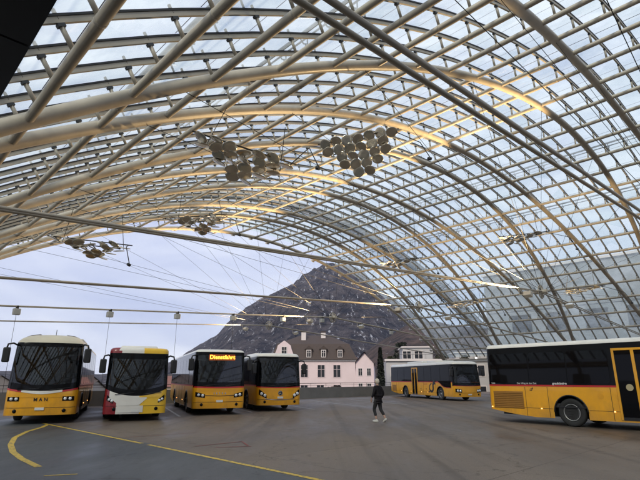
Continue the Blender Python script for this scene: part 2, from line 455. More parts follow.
# ------------------------------------------------------------------ dark canopy by the camera
def canopy():
    e=empty('platform_canopy',AB(2,-1.2,0),0,'black panelled canopy corner hanging over the viewer at top left','canopy')
    o=e.location.copy()
    cm=mat('canopy_black',(.018,.017,.018),.35,0,.1,3)
    def q(b,a0,b0,z0,a1,b1,z1):
        vs=[AB(a,bb,z)-o for a in (a0,a1) for bb in (b0,b1) for z in (z0,z1)]
        V=[b.bm.verts.new(v) for v in vs]
        for f in ((0,1,3,2),(4,6,7,5),(0,4,5,1),(2,3,7,6),(0,2,6,4),(1,5,7,3)): b.face([V[i] for i in f])
    edges=[-8,-3.2,-.3,1.86,4.0,6.2,8.6]
    for a0,a1 in zip(edges,edges[1:]):
        b=MB(); b.m(cm); q(b,a0+.006,-2.4,2.9,a1-.006,.28,3.12); b.build('soffit_panel',e)
    b=MB(); b.m(cm); q(b,-8,-2.3,2.93,8.6,.2,3.06); b.build('canopy_core',e)
    for a in (-5,1,7.5):
        b=MB(); b.m(cm); b.tube([AB(a,-2.1,0)-o,AB(a,-2.1,2.92)-o],.08,12); b.build('post',e)
canopy()
# ================================================================== GROUND
def ground_mat(name,c1,c2,rough,blue=0):
    m=bpy.data.materials.new(name); m.use_nodes=True; N=m.node_tree.nodes; L=m.node_tree.links; b=N['Principled BSDF']
    tc=N.new('ShaderNodeTexCoord')
    mp=N.new('ShaderNodeMapping'); mp.inputs['Rotation'].default_value=(0,0,-AZ); mp.inputs['Scale'].default_value=(1,.28,1); L.new(tc.outputs['Object'],mp.inputs['Vector'])
    n1=N.new('ShaderNodeTexNoise'); n1.inputs['Scale'].default_value=.33; n1.inputs['Detail'].default_value=7; n1.inputs['Roughness'].default_value=.6; L.new(mp.outputs[0],n1.inputs['Vector'])
    n2=N.new('ShaderNodeTexNoise'); n2.inputs['Scale'].default_value=38; n2.inputs['Detail'].default_value=3; L.new(tc.outputs['Object'],n2.inputs['Vector'])
    n3=N.new('ShaderNodeTexNoise'); n3.inputs['Scale'].default_value=1.9; n3.inputs['Detail'].default_value=5; n3.inputs['Distortion'].default_value=1.4; L.new(tc.outputs['Object'],n3.inputs['Vector'])
    cr=N.new('ShaderNodeValToRGB'); cr.color_ramp.elements[0].position=.32; cr.color_ramp.elements[1].position=.68
    cr.color_ramp.elements[0].color=(*c1,1); cr.color_ramp.elements[1].color=(*c2,1); L.new(n1.outputs[0],cr.inputs[0])
    mx=N.new('ShaderNodeMix'); mx.data_type='RGBA'; mx.blend_type='MULTIPLY'; mx.inputs[0].default_value=.8
    r2=N.new('ShaderNodeValToRGB'); r2.color_ramp.elements[0].position=.3; r2.color_ramp.elements[0].color=(.62,.62,.62,1); r2.color_ramp.elements[1].position=.7; r2.color_ramp.elements[1].color=(1.25,1.25,1.25,1)
    sx=N.new('ShaderNodeSeparateXYZ'); L.new(tc.outputs['Object'],sx.inputs[0]); hm=N.new('ShaderNodeMath'); hm.operation='MULTIPLY_ADD'; hm.inputs[1].default_value=.0007; L.new(sx.outputs[2],hm.inputs[0]); nl=N.new('ShaderNodeTexNoise'); nl.inputs['Scale'].default_value=.0075; nl.inputs['Detail'].default_value=4; L.new(tc.outputs['Object'],nl.inputs['Vector'])
    lm=N.new('ShaderNodeMath'); lm.operation='MULTIPLY_ADD'; lm.inputs[1].default_value=.8; L.new(nl.outputs[0],lm.inputs[0]); L.new(n2.outputs[0],lm.inputs[2]); L.new(lm.outputs[0],hm.inputs[2])
    rl=N.new('ShaderNodeValToRGB'); rl.color_ramp.elements[0].position=.42; rl.color_ramp.elements[0].color=(1.25,1.0,.8,1); rl.color_ramp.elements[1].position=.56; rl.color_ramp.elements[1].color=(.62,.72,1.05,1); L.new(nl.outputs[0],rl.inputs[0])
    ml=N.new('ShaderNodeMix'); ml.data_type='RGBA'; ml.blend_type='MULTIPLY'; ml.inputs[0].default_value=1; L.new(cr.outputs[0],ml.inputs[6]); L.new(rl.outputs[0],ml.inputs[7]); L.new(ml.outputs[2],mx.inputs[6]); hs=N.new('ShaderNodeMath'); hs.operation='SUBTRACT'; L.new(hm.outputs[0],hs.inputs[0]); hs.inputs[1].default_value=.55; L.new(hs.outputs[0],r2.inputs[0]); L.new(cr.outputs[0],mx.inputs[6]); L.new(r2.outputs[0],mx.inputs[7])
    # stains
    r3=N.new('ShaderNodeValToRGB'); r3.color_ramp.elements[0].position=.60; r3.color_ramp.elements[0].color=(1,1,1,1); r3.color_ramp.elements[1].position=.72; r3.color_ramp.elements[1].color=(.5,.47,.45,1); L.new(n3.outputs[0],r3.inputs[0])
    m3=N.new('ShaderNodeMix'); m3.data_type='RGBA'; m3.blend_type='MULTIPLY'; m3.inputs[0].default_value=.75; L.new(mx.outputs[2],m3.inputs[6]); L.new(r3.outputs[0],m3.inputs[7])
    # slab joints along and across the hall
    mp2=N.new('ShaderNodeMapping'); mp2.inputs['Rotation'].default_value=(0,0,-AZ); L.new(tc.outputs['Object'],mp2.inputs['Vector'])
    br=N.new('ShaderNodeTexBrick'); br.inputs['Scale'].default_value=1; br.inputs['Brick Width'].default_value=7.4; br.inputs['Row Height'].default_value=4.6; br.inputs['Mortar Size'].default_value=.018; br.inputs['Mortar Smooth'].default_value=.6; br.offset=0
    br.inputs['Color1'].default_value=(1,1,1,1); br.inputs['Color2'].default_value=(.80,.79,.78,1); br.inputs['Mortar'].default_value=(.4,.39,.38,1); L.new(mp2.outputs[0],br.inputs['Vector'])
    m4=N.new('ShaderNodeMix'); m4.data_type='RGBA'; m4.blend_type='MULTIPLY'; m4.inputs[0].default_value=0 if blue else .8; L.new(m3.outputs[2],m4.inputs[6]); L.new(br.outputs['Color'],m4.inputs[7])
    vo=N.new('ShaderNodeTexVoronoi'); vo.feature='DISTANCE_TO_EDGE'; vo.inputs['Scale'].default_value=.16; 
    nw=N.new('ShaderNodeTexNoise'); nw.inputs['Scale'].default_value=1.1; nw.inputs['Detail'].default_value=5; L.new(tc.outputs['Object'],nw.inputs['Vector'])
    ma=N.new('ShaderNodeVectorMath'); ma.operation='MULTIPLY_ADD'; ma.inputs[1].default_value=(1.6,1.6,0); L.new(nw.outputs['Color'],ma.inputs[0]); L.new(tc.outputs['Object'],ma.inputs[2]); L.new(ma.outputs[0],vo.inputs['Vector'])
    rc_=N.new('ShaderNodeValToRGB'); rc_.color_ramp.elements[0].position=.0; rc_.color_ramp.elements[0].color=(.45,.44,.43,1); rc_.color_ramp.elements[1].position=.004; rc_.color_ramp.elements[1].color=(1,1,1,1); L.new(vo.outputs['Distance'],rc_.inputs[0])
    m5=N.new('ShaderNodeMix'); m5.data_type='RGBA'; m5.blend_type='MULTIPLY'; m5.inputs[0].default_value=.8; L.new(m4.outputs[2],m5.inputs[6]); L.new(rc_.outputs[0],m5.inputs[7])
    # tyre tracks: long soft dark bands
    mt=N.new('ShaderNodeMapping'); mt.inputs['Rotation'].default_value=(0,0,-AZ-.12); mt.inputs['Scale'].default_value=(1.5,.035,1); L.new(tc.outputs['Object'],mt.inputs['Vector'])
    nt=N.new('ShaderNodeTexNoise'); nt.inputs['Scale'].default_value=.9; nt.inputs['Detail'].default_value=3; L.new(mt.outputs[0],nt.inputs['Vector'])
    rt_=N.new('ShaderNodeValToRGB'); rt_.color_ramp.elements[0].position=.55; rt_.color_ramp.elements[0].color=(1,1,1,1); rt_.color_ramp.elements[1].position=.66; rt_.color_ramp.elements[1].color=(.62,.61,.60,1); L.new(nt.outputs[0],rt_.inputs[0])
    m6=N.new('ShaderNodeMix'); m6.data_type='RGBA'; m6.blend_type='MULTIPLY'; m6.inputs[0].default_value=.75; L.new(m5.outputs[2],m6.inputs[6]); L.new(rt_.outputs[0],m6.inputs[7])
    L.new(m6.outputs[2],b.inputs['Base Color'])
    mr=N.new('ShaderNodeMapRange'); mr.inputs['From Min'].default_value=.35; mr.inputs['From Max'].default_value=.65; mr.inputs['To Min'].default_value=rough*.6; mr.inputs['To Max'].default_value=rough*1.35
    L.new(n1.outputs[0],mr.inputs['Value']); b.inputs['Specular IOR Level'].default_value=.38; L.new(mr.outputs[0],b.inputs['Roughness'])
    bp=N.new('ShaderNodeBump'); bp.inputs['Strength'].default_value=.35; bp.inputs['Distance'].default_value=.006; L.new(n2.outputs[0],bp.inputs['Height']); L.new(bp.outputs[0],b.inputs['Normal'])
    return m
deckm=ground_mat('deck_concrete',(.145,.113,.087),(.265,.212,.168),.62)
lanem=ground_mat('lane_asphalt',(.060,.066,.070),(.100,.108,.112),.55,1)
b=MB(); b.m(deckm)
o1=[AB(-45,-12),AB(34.9,-12),AB(34.9,66),AB(-45,66)]
for i in range(4):
    p,q=o1[i],o1[(i+1)%4]; b.m(conc); b.poly([p,q,q-UP*9,p-UP*9])
b.m(deckm); b.poly(o1); tag(b.build('pavement'),kind='structure')
b=MB(); b.m(lanem); b.poly([AB(-44,-6,.004),AB(34.2,-6,.004),AB(34.2,5.0,.004),AB(26,6.0,.004),AB(22.4,6.45,.004),AB(-44,6.75,.004)][::-1]); tag(b.build('road'),kind='structure')
def worn(name,c,c2):
    m=mat(name,c,.6); N=m.node_tree.nodes; L=m.node_tree.links; tc=N.new('ShaderNodeTexCoord'); n=N.new('ShaderNodeTexNoise'); n.inputs['Scale'].default_value=9; n.inputs['Detail'].default_value=8; n.inputs['Roughness'].default_value=.75; L.new(tc.outputs['Object'],n.inputs['Vector'])
    r=N.new('ShaderNodeValToRGB'); E=r.color_ramp.elements; E[0].position=.40; E[0].color=(*c2,1); E[1].position=.47; E[1].color=(*[q*.8 for q in c],1); e=r.color_ramp.elements.new(.65); e.color=(*c,1); L.new(n.outputs[0],r.inputs[0]); L.new(r.outputs[0],N['Principled BSDF'].inputs['Base Color']); return m
ylm=worn('yellow_marking',(.62,.42,.05),(.16,.13,.07))
whm=worn('white_marking',(.5,.49,.46),(.17,.15,.13))
rdm=mat('red_marking',(.20,.05,.035),.7,0,.3,6.)
def mark(name,pts,w,m,z=.008):
    b=MB(); b.m(m); pts=[Vector((p[0],p[1],z)) for p in pts]; L=[]
    for i,p in enumerate(pts):
        t=(pts[min(i+1,len(pts)-1)]-pts[max(i-1,0)]).normalized(); n=Vector((-t.y,t.x,0))*w/2
        L.append((b.bm.verts.new(p-n),b.bm.verts.new(p+n)))
    for x,y in zip(L,L[1:]): b.face([x[0],x[1],y[1],y[0]])
    return tag(b.build(name),kind='structure')
def xy(a,bb): v=AB(a,bb); return (v.x,v.y)
mark('road_marking',[xy(22.4,6.25),xy(13.6,6.35)],.125,ylm)
mark('road_marking',[xy(13.2,6.36),xy(-20,6.6)],.125,ylm)
cur=[(21.6,6.2),(20.6,5.75),(19.3,4.95),(17.6,4.2),(15.8,3.7),(14.2,3.4),(12.9,3.28),(11.5,3.25)]
cc=[]
for i in range(len(cur)-1):
    for t in (0,.33,.66): cc.append(xy(cur[i][0]*(1-t)+cur[i+1][0]*t,cur[i][1]*(1-t)+cur[i+1][1]*t))
cc.append(xy(*cur[-1])); mark('road_marking',cc,.145,ylm)
mark('road_marking',[xy(10.4,3.05),xy(10.15,3.55)],.07,ylm)
dirb=Vector((-.37,.93,0))
for p in ((-9.0,23.0),(-6.6,24.0),(-3.6,27.0),(-.3,29.5),(2.9,32.2),(6.0,35.0)):
    mark('road_marking',[(p[0],p[1]),(p[0]-3.4,p[1]+8.5)],.13,whm)
mark('road_marking',[(-3.3,13.6),(-2.2,14.6)],.05,rdm); mark('road_marking',[(-2.2,14.6),(-1.9,13.7)],.05,rdm); mark('road_marking',[(-2.7,13.4),(-1.8,13.6)],.05,rdm)
mark('road_marking',[(-4.,17.),(-6.4,15.2)],.03,rdm)
# parapet at the far end
def parapet():
    b=MB(); b.m(mat('parapet_concrete',(.20,.195,.19),.8,0,.15,1.,.2)); 
    def bx(a0,b0,z0,a1,b1,z1,b=b):
        V=[b.bm.verts.new(AB(a,bb,z)) for a in (a0,a1) for bb in (b0,b1) for z in (z0,z1)]
        for f in ((0,1,3,2),(4,6,7,5),(0,4,5,1),(2,3,7,6),(0,2,6,4),(1,5,7,3)): b.face([V[i] for i in f])
    bx(34.3,-6,0,34.6,46,.95); tag(b.build('parapet_wall'),'low grey concrete parapet closing off the far end of the deck','wall')
    e=empty('railing',AB(34.45,20,.95),0,'thin dark metal handrail on top of the grey parapet','railing'); o=e.location.copy()
    b=MB(); b.m(cable); b.tube([AB(34.45,-6,1.32)-o,AB(34.45,46,1.32)-o],.025,6); b.tube([AB(34.45,-6,1.14)-o,AB(34.45,46,1.14)-o],.012,6); b.build('handrail',e)
    for i in range(27):
        b=MB(); b.m(cable); b.tube([AB(34.45,-5.9+i*2,.95)-o,AB(34.45,-5.9+i*2,1.32)-o],.018,6); b.build('post',e)
parapet()
# ================================================================== BUSES
def make_bus(sp):
    W=sp.get('W',2.5); L=sp['L']; H=sp['H']; zr=sp.get('zr',H-.28); rr=sp.get('rr',.3); bow=sp.get('bow',.16); rc=sp.get('rc',.22)
    fs=sp['fs']; wt=sp['wt']; ss=sp['ss']; swt=sp.get('swt',wt); z0=sp.get('z0',.3); rake=sp.get('rake',.12)
    axles=sp['axles']; col=sp['colors']
    root=empty(sp['name'],sp['loc'],sp['yaw'],sp['label'],'bus')
    hw=W/2
    def w(z): 
        if z<=zr: return hw-.02*max(0,(z-1.3))
        t=(z-zr)/(H-zr); return hw-.02*(zr-1.3)-rr*(1-math.sqrt(max(0,1-t*t)))
    def xf(z):
        x=-.03*max(0,.6-z)/.3
        if z>fs: x-=rake*(z-fs)**1.25
        if z>zr: t=(z-zr)/(H-zr); x-=sp.get('rf',.35)*(1-math.sqrt(max(0,1-t*t)))
        return x
    def fx(y,z):
        ww=w(z); t=min(1,abs(y)/ww); x=xf(z)-bow*t*t
        q=(abs(y)-(ww-rc))/rc
        if q>0: x-=rc*(1-math.sqrt(max(0,1-min(q,1)**2)))
        return x
    def archz(x):
        z=0
        for ax in axles:
            d=abs(x-ax)
            if d<.62: z=max(z,.5+math.sqrt(.62*.62-d*d)-.0)
        if x<-L+1.8: z=max(z,z0+(-L+1.8-x)*.12)
        return z
    ty=[math.sin(math.pi/2*i/12)for i in range(13)]
    ys=[-t for t in ty[::-1]]+ty[1:]
    # dense corner
    xs=[-.75,-1.2]
    x=-.8
    X=set()
    for ax in axles:
        for i in range(-12,13): X.add(round(ax+.62*math.sin(i/12*math.pi/2),4))
        X.add(ax+.63);X.add(ax-.63)
    xx=-1.
    while xx>-L+.3: X.add(round(xx,3)); xx-=.6
    for v in sp.get('xcuts',[]): X.add(v)
    X=[v for v in sorted(X,reverse=True) if -L+.2<v<-.72]
    zl=sorted(set([z0,.45,.62,.8,.95,fs,ss-.35,ss,ss+.06,ss+.3,ss+.7,swt,wt,zr]+[zr+(H-zr)*t for t in (.3,.55,.75,.9,1.)]+sp.get('zcuts',[])))
    zl=[z for z in zl if z0<=z<=H]
    b=MB(); rows=[]; info=[]
    for z in zl:
        row=[];inf=[]
        ww=w(z)
        for t in ys[::-1]:
            y=t*ww; row.append(Vector((fx(y,z),y,z))); inf.append(('f',t))
        # right side (y=-w) going back
        for x in X: row.append(Vector((x,-ww,max(z,archz(x))))); inf.append(('s',x))
        for i in range(7):
            an=i/6*math.pi/2; row.append(Vector((-L+.2-.2*math.sin(an),-(ww-.2+.2*math.cos(an)),max(z,archz(-L))))); inf.append(('r',0))
        for i in range(7):
            an=i/6*math.pi/2; row.append(Vector((-L+.2-.2*math.cos(an),(ww-.2+.2*math.sin(an)),max(z,archz(-L))))); inf.append(('r',0))
        for x in X[::-1]: row.append(Vector((x,ww,max(z,archz(x))))); inf.append(('s',x))
        rows.append([b.bm.verts.new(p) for p in row]); info=inf
    n=len(info)
    for i in range(len(zl)-1):
        zm=(zl[i]+zl[i+1])/2
        for k in range(n):
            k2=(k+1)%n; a,c=rows[i],rows[i+1]
            q=[a[k],a[k2],c[k2],c[k]]
            if max(v.co.z for v in q)-min(v.co.z for v in q)<.003: continue
            if abs(a[k].co.z-c[k].co.z)<.001 and abs(a[k2].co.z-c[k2].co.z)<.001: continue
            reg='f' if info[k][0]=='f' and info[k2][0]=='f' else ('r' if info[k][0]=='r' and info[k2][0]=='r' else 's')
            cy=sum(v.co.y for v in q)/4; cx=sum(v.co.x for v in q)/4
            if reg=='f' and fs<zm<wt and abs(cy)<w(zm)*.955: continue
            b.m(col(cx,cy,zm,reg)); b.face(q,True)
    b.m(col(-3,0,H,'t')); b.face(rows[-1][::-1])
    body=b.build('body',root)
    # front patches
    def patch(name,m,y0,y1,zlo,zhi,off,ny=20,nz=6,parent=root,border=None,bm=None):
        b=MB(); b.m(m); g=[]
        for i in range(ny+1):
            y=y0+(y1-y0)*i/ny; r=[]
            for j in range(nz+1):
                a=zlo(y) if callable(zlo) else zlo; c=zhi(y) if callable(zhi) else zhi
                z=a+(c-a)*j/nz; yy=y*min(1,w(z)/hw*1.0); r.append(b.bm.verts.new((fx(yy,z)+off,yy,z)))
            g.append(r)
        for i in range(ny):
            for j in range(nz):
                if border and (i<border[0] or i>=ny-border[0] or j<border[1] or j>=nz-border[2]): b.m(bm)
                else: b.m(m)
                b.face([g[i][j],g[i+1][j],g[i+1][j+1],g[i][j+1]],True)
        b.keep=1
        return b.build(name,parent)
    e=hw*.985
    zlo=sp.get('wlo',lambda y:fs)
    ws=patch('windscreen',wind_g,-e,e,zlo,wt,.014,32,22,border=(1,3,sp.get('topb',2)),bm=blackg)
    if sp.get('hood'): sp['hood'](patch,root,e,zlo)
    for s in (-1,1):        # wiper
        b=MB(); b.m(black); y=.1*s+.15
        zz=zlo(0)+.06
        b.tube([(fx(y,zz)+.05,y,zz),(fx(y+.75,zz+.09)+.05,y+.75*1.,zz+.09)] if s>0 else [(fx(y-.9,zz)+.05,y-.9,zz),(fx(y-.15,zz+.07)+.05,y-.15,zz+.07)],.014,6)
        b.build('wiper',root)
    # interior
    b=MB(); b.m(seatm); b.box((-L+.3,-hw+.1,.7),(-.35,hw-.1,.8)); b.build('floor',root)
    b=MB(); b.m(black); b.box((-.95,-hw+.18,fs-.25),(-.42,hw-.18,fs+.03),.05); b.build('dashboard',root)
    b=MB(); b.m(black); M=Matrix.Translation((-1.0,.62,fs+.12))@Matrix.Rotation(R_(65),4,'Y')
    b.tube([M@Vector((.23*math.cos(t),.23*math.sin(t),0)) for t in [i*math.pi/10 for i in range(20)]],.018,6,closed=True); b.tube([M@Vector((0,-.22,0)),M@Vector((0,.22,0))],.015,6); b.build('steering_wheel',root)
    for i,(x,y) in enumerate([(-1.7,.62)]+[(-2.9-1.0*q,yy) for q in range(3) for yy in (.85,.42,-.42,-.85)]):
        b=MB(); b.m(seatm); b.box((x-.25,y-.21,1.0),(x+.2,y+.21,1.12),.04); b.box((x-.3,y-.21,1.1),(x-.2,y+.21,1.75),.05); b.box((x-.3,y-.13,1.76),(x-.21,y+.13,1.98),.04); b.build('driver_seat' if i==0 else 'seat',root)
    # chassis
    b=MB(); b.m(black); b.box((-L+.4,-hw+.42,.30),(-.5,hw-.42,.7)); b.box((-L+.3,-hw+.02,.66),(-.5,-hw+.42,.7));
    for sd in (-1,1):
        prev=-.35
        for ax in list(axles)+[-L+1.]:
            y0,y1=sorted((sd*(hw-.42),sd*(hw-.03)))
            if prev-(ax+.62)>.1: b.box((ax+.64,y0,.33),(prev-.02,y1,1.15))
            prev=ax-.62
    b.build('chassis',root)
    # wheels
    for ax in axles:
        for sd in (-1,1):
            M=Matrix.Translation((ax,sd*(hw-.17),.5))
            if sd<0: M=M@Matrix.Rotation(math.pi,4,'Z')
            b=MB(); b.m(rubber); b.lathe([(-.13,.33),(-.15,.44),(-.12,.487),(-.06,.5),(.06,.5),(.12,.487),(.14,.44),(.11,.31),(.10,.30)],36,M); wh=b.build('wheel',root)
            b=MB(); b.m(rimm)
            front=(ax==axles[0])
            prof=[(.10,.30),(.125,.305),(.125,.28),(.05,.26),(.02,.235),(.05,.12),(.10,.11),(.12,.08),(.12,.01)] if front else [(.10,.30),(.125,.305),(.125,.28),(.06,.265),(-.04,.24),(-.06,.14),(.03,.12),(.05,.08),(.05,.01)]
            b.lathe(prof,32,M)
            b.m(black)
            for q in range(10):
                t=q*math.pi/5; c=M@Vector((.185*math.cos(t),.036 if front else -.045,.185*math.sin(t)))
                b.lathe([(0,.03),(.004,.028),(.006,.001)],8,Matrix.Translation(c)@(Matrix.Rotation(math.pi,4,'Z') if sd<0 else Matrix.Identity(4)))
            b.build('rim',wh)
            b=MB(); b.m(black)
            pts=[(ax+.61*math.cos(t),sd*(hw+.004),.5+.61*math.sin(t)) for t in [math.pi*(i/20) for i in range(0,21)]]
            b.tube(pts,.025,6); b.build('wheel_arch_trim',root)
    # side windows
    for sd in (-1,1):
        segs=sp['win_r'] if sd<0 else sp['win_l']
        for (x0,x1) in segs:
            b=MB(); b.m(busglass); y=sd*(w(ss+.5)+.004)
            yt=sd*(w(swt-.08)+.006); yb=sd*(w(ss+.1)+.006); zt_=swt-.06; zb_=ss+.12; c=.07
            p=[(x0,zb_+c),(x0,zt_-c),(x0-c,zt_),(x1+c,zt_),(x1,zt_-c),(x1,zb_+c),(x1+c,zb_),(x0-c,zb_)]
            f=lambda z:yb+(yt-yb)*(z-zb_)/(zt_-zb_)
            o=[b.bm.verts.new((x,f(z)+sd*.004,z)) for x,z in p]; ii=[b.bm.verts.new((x,f(z)-sd*.02,z)) for x,z in p]
            b.face(o)
            for i in range(8): b.face([o[i],o[(i+1)%8],ii[(i+1)%8],ii[i]])
            b.build('window',root)
    # doors on the right side
    for d in sp.get('doors',[]):
        x0,x1,fm=d[:3]; dz=d[3] if len(d)>3 else z0+.02; zt_=swt-.02; y=-(hw+.006)
        b=MB(); b.m(fm); t=.08
        for q in ((x1,x0,zt_-t,zt_),(x1,x1+t,dz,zt_-t),(x0-t,x0,dz,zt_-t),((x0+x1)/2-.05,(x0+x1)/2+.05,dz,zt_-t)):
            b.box((q[0],y-.02,q[2]),(q[1],y+.04,q[3]),.008)
        b.m(black); b.box((x1+t,y-.015,dz),(x0-t,y+.03,dz+.10))
        dr=b.build('door',root)
        b=MB(); b.m(busglass); b.box((x1+t,y-.002,dz+.1),(x0-t,y+.02,zt_-t)); b.build('door_glass',dr)
        if len(d)>4:
            b=MB(); b.m(mat('sticker',(.45,.38,.22),.5)); b.lathe([(0,.115),(.004,.115)],24,Matrix.Translation((x1+.42,y-.008,1.42))@Matrix.Rotation(math.pi,4,'Z')); b.build('sticker',dr)
            b=MB(); b.m(black); b.tube([(x0-t-.03,y-.05,1.2),(x0-t-.03,y-.05,2.2)],.015,6); b.build('handle',dr)
    # mirrors
    for sd in (-1,1):
        mz=sp.get('mz',wt-.15); b=MB(); b.m(black)
        x=fx(hw*.93,mz); r=sp.get('mr',.3)
        b.tube([(x-.1,sd*(hw-.1),mz),(x+r*.6,sd*(hw+.02),mz+.07),(x+r,sd*(hw+.17),mz+.02),(x+r,sd*(hw+.2),mz-.14)],.035,8)
        b.box((x+r-.09,sd*(hw+.19)-.13,mz-.68),(x+r+.06,sd*(hw+.19)+.13,mz-.10),.05); mo=b.build('mirror',root)
        b=MB(); b.m(chrome); b.box((x+r-.096,sd*(hw+.19)-.085,mz-.58),(x+r-.091,sd*(hw+.19)+.085,mz-.17)); b.build('mirror_glass',mo)
    # headlights
    hz,hh,hwid=sp.get('hl',(.78,.2,.42)); hs=sp.get('hslope',.0)
    for sd in (-1,1):
        y0,y1=sorted((sd*(hw-.10),sd*(hw-.10-hwid)))
        o=patch('headlight',blackg,y0,y1,lambda y:hz-hh/2+hs*(abs(y)-hw+.3),lambda y:hz+hh/2+hs*1.6*(abs(y)-hw+.3),.012,10,4)
        for q in (.3,.72):
            yy=sd*(hw-.12-hwid*q); b=MB(); b.m(lampgl); c=(fx(yy,hz)+.012,yy,hz+hs*(abs(yy)-hw+.3))
            b.lathe([(0,hh*.36),(.012,hh*.34),(.03,hh*.2),(.034,.002)],16,Matrix.Translation(c)@Matrix.Rotation(R_(-90),4,'Z')); b.build('lamp_lens',o)
        b=MB(); b.m(blackg); yy=sd*(hw-.42); c=(fx(yy,.5)+.004,yy,.5); b.lathe([(0,.075),(.01,.07),(.012,.002)],14,Matrix.Translation(c)@Matrix.Rotation(R_(-90),4,'Z')); b.build('fog_lamp',root)
    # plate
    b=MB(); b.m(plate); x=fx(0,sp.get('pz',.5))+.01; b.box((x-.01,-.16,sp.get('pz',.5)-.05),(x+.02,.16,sp.get('pz',.5)+.05)); b.build('number_plate',root)
    # bumper seam
    b=MB(); b.m(black)
    b.tube([(fx(y,.62)+.003,y,.62) for y in [-hw*.97+hw*1.94*i/24 for i in range(25)]],.008,5); b.build('bumper_seam',root)
    # body panel seams on sides
    for sd in (-1,1):
        b=MB(); b.m(black)
        for x in sp.get('seams',[]):
            b.box((x-.006,sd*(hw+.001)-.006,max(z0,archz(x))+.02),(x+.006,sd*(hw+.001)+.006,ss-.02))
        b.box((-L+.35,sd*(hw+.001)-.006,.60),(axles[-1]-.66,sd*(hw+.001)+.006,.61)); b.box((axles[-1]+.66,sd*(hw+.001)-.006,.60),(axles[0]-.66,sd*(hw+.001)+.006,.61))
        b.build('panel_seam',root)
        # marker lights
        for x in sp.get('markers',[]):
            b=MB(); b.m(amber); b.box((x-.028,sd*(hw+.012)-.008,.60-.022),(x+.028,sd*(hw+.012)+.008,.60+.015),.006) ; b.build('marker_light',root)
    # roof gear
    for (x0,x1,y,h) in sp.get('gear',[]):
        b=MB(); b.m(sp.get('gearm',white)); b.box((x1,-y,H-.05),(x0,y,H+h),.08); b.build('roof_unit',root)
    b=MB(); b.m(busglass); b.box((-L-.012,-hw+.25,ss+.25),(-L+.02,hw-.25,swt-.1),.02); b.build('rear_window',root)
    for sd in (-1,1):
        b=MB(); b.m(redp); b.box((-L-.015,sd*(hw-.2)-.06,.75),(-L+.02,sd*(hw-.2)+.06,1.15),.02); b.build('tail_lamp',root)
    if sp.get('extra'): sp['extra'](root,patch,fx,w,hw)
    return root
FR=lambda x,y,z,tilt=0.: Matrix.Translation((x,y,z))@Matrix(((0,0,1,0),(1,0,0,0),(0,1,0,0),(0,0,0,1)))   # faces +x
def SR(x,y,z): return Matrix.Translation((x,y,z))@Matrix(((1,0,0,0),(0,0,-1,0),(0,1,0,0),(0,0,0,1)))          # faces -y
def yaw_of(dx,dy): return math.atan2(dy,dx)
HEAD=(.37,-.93)
def post_colors(ss,roofz,fsill=None,swt=None,front_black=True):
    def f(x,y,z,reg):
        if z>roofz: return white
        if reg=='f':
            if z>(fsill or ss): return blackg
            return yel
        if z<ss: return yel
        if z<ss+.06: return redp
        return blackg
    return f
def red_line(z,h=.05):
    def hood(patch,root,e,zlo):
        patch('hood_panel',yel,-e,e,lambda y:zlo(0)-.16,lambda y:zlo(y),.012,28,3)
        patch('red_stripe',redp,-e,e,lambda y:zlo(y)-h,lambda y:zlo(y)+.01,.020,28,1)
    return hood
def horn(root,x,y,z,s,m=black):
    "post horn emblem on the right side: looped horn with bell and mouthpiece"
    b=MB(); b.m(m)
    def band(pts,ws):
        L=[]
        for i,p in enumerate(pts):
            q0=pts[max(i-1,0)];q1=pts[min(i+1,len(pts)-1)]; t=Vector((q1[0]-q0[0],q1[1]-q0[1])).normalized(); n=Vector((-t.y,t.x))*ws[i]/2
            L.append([b.bm.verts.new((x+(p[0]+k*n.x)*s,y,z+(p[1]+k*n.y)*s)) for k in (-1,1)])
        for u,v in zip(L,L[1:]): b.face([u[0],u[1],v[1],v[0]])
    ring=[(.30*math.cos(t),.28*math.sin(t)) for t in [math.radians(110+i*14) for i in range(21)]]
    band(ring,[.09+.14*i/20 for i in range(21)])
    band([(ring[-1][0],ring[-1][1]),(.30,.26),(.42,.38),(.60,.46)],[.22,.22,.28,.46])
    band([(ring[0][0],ring[0][1]),(-.02,.33),(.1,.30)],[.09,.08,.05])
    band([(-.18,-.2),(-.40,-.32),(-.52,-.34)],[.08,.08,.13])
    b.keep=1; b.build('post_horn_emblem',root)
# --- coach far left
def b1_hood(patch,root,e,zlo):
    patch('hood_panel',yel,-e,e,lambda y:1.0,lambda y:zlo(y),.012,28,3)
    patch('red_stripe',redp,-e,e,lambda y:zlo(y)-.055,lambda y:zlo(y)+.012,.020,28,1)
    patch('white_blade',white,-.72,.72,lambda y:zlo(y)-.045-.05*(1-abs(y)/.72),lambda y:zlo(y)+.03,.030,18,1)
def b1_extra(root,patch,fx,w,hw):
    text('maker_letters','MAN',.17,black,FR(fx(0,.9)+.012,0,.92),root,spacing=1.7,bold=.004)
    b=MB(); b.m(black); b.tube([(-.9,.1,3.45),(-.95,.1,3.72)],.012,6); b.build('antenna',root)
    b=MB(); b.m(black); b.box((-1.6,-.95,3.35),(-1.2,-.72,3.47),.04); b.build('roof_camera',root)
def col1(x,y,z,reg):
    if z>3.12: return cream
    if reg=='f': return yel if z<1.27 else blackg
    if z<1.38: return yel
    if z<1.44: return redp
    return blackg
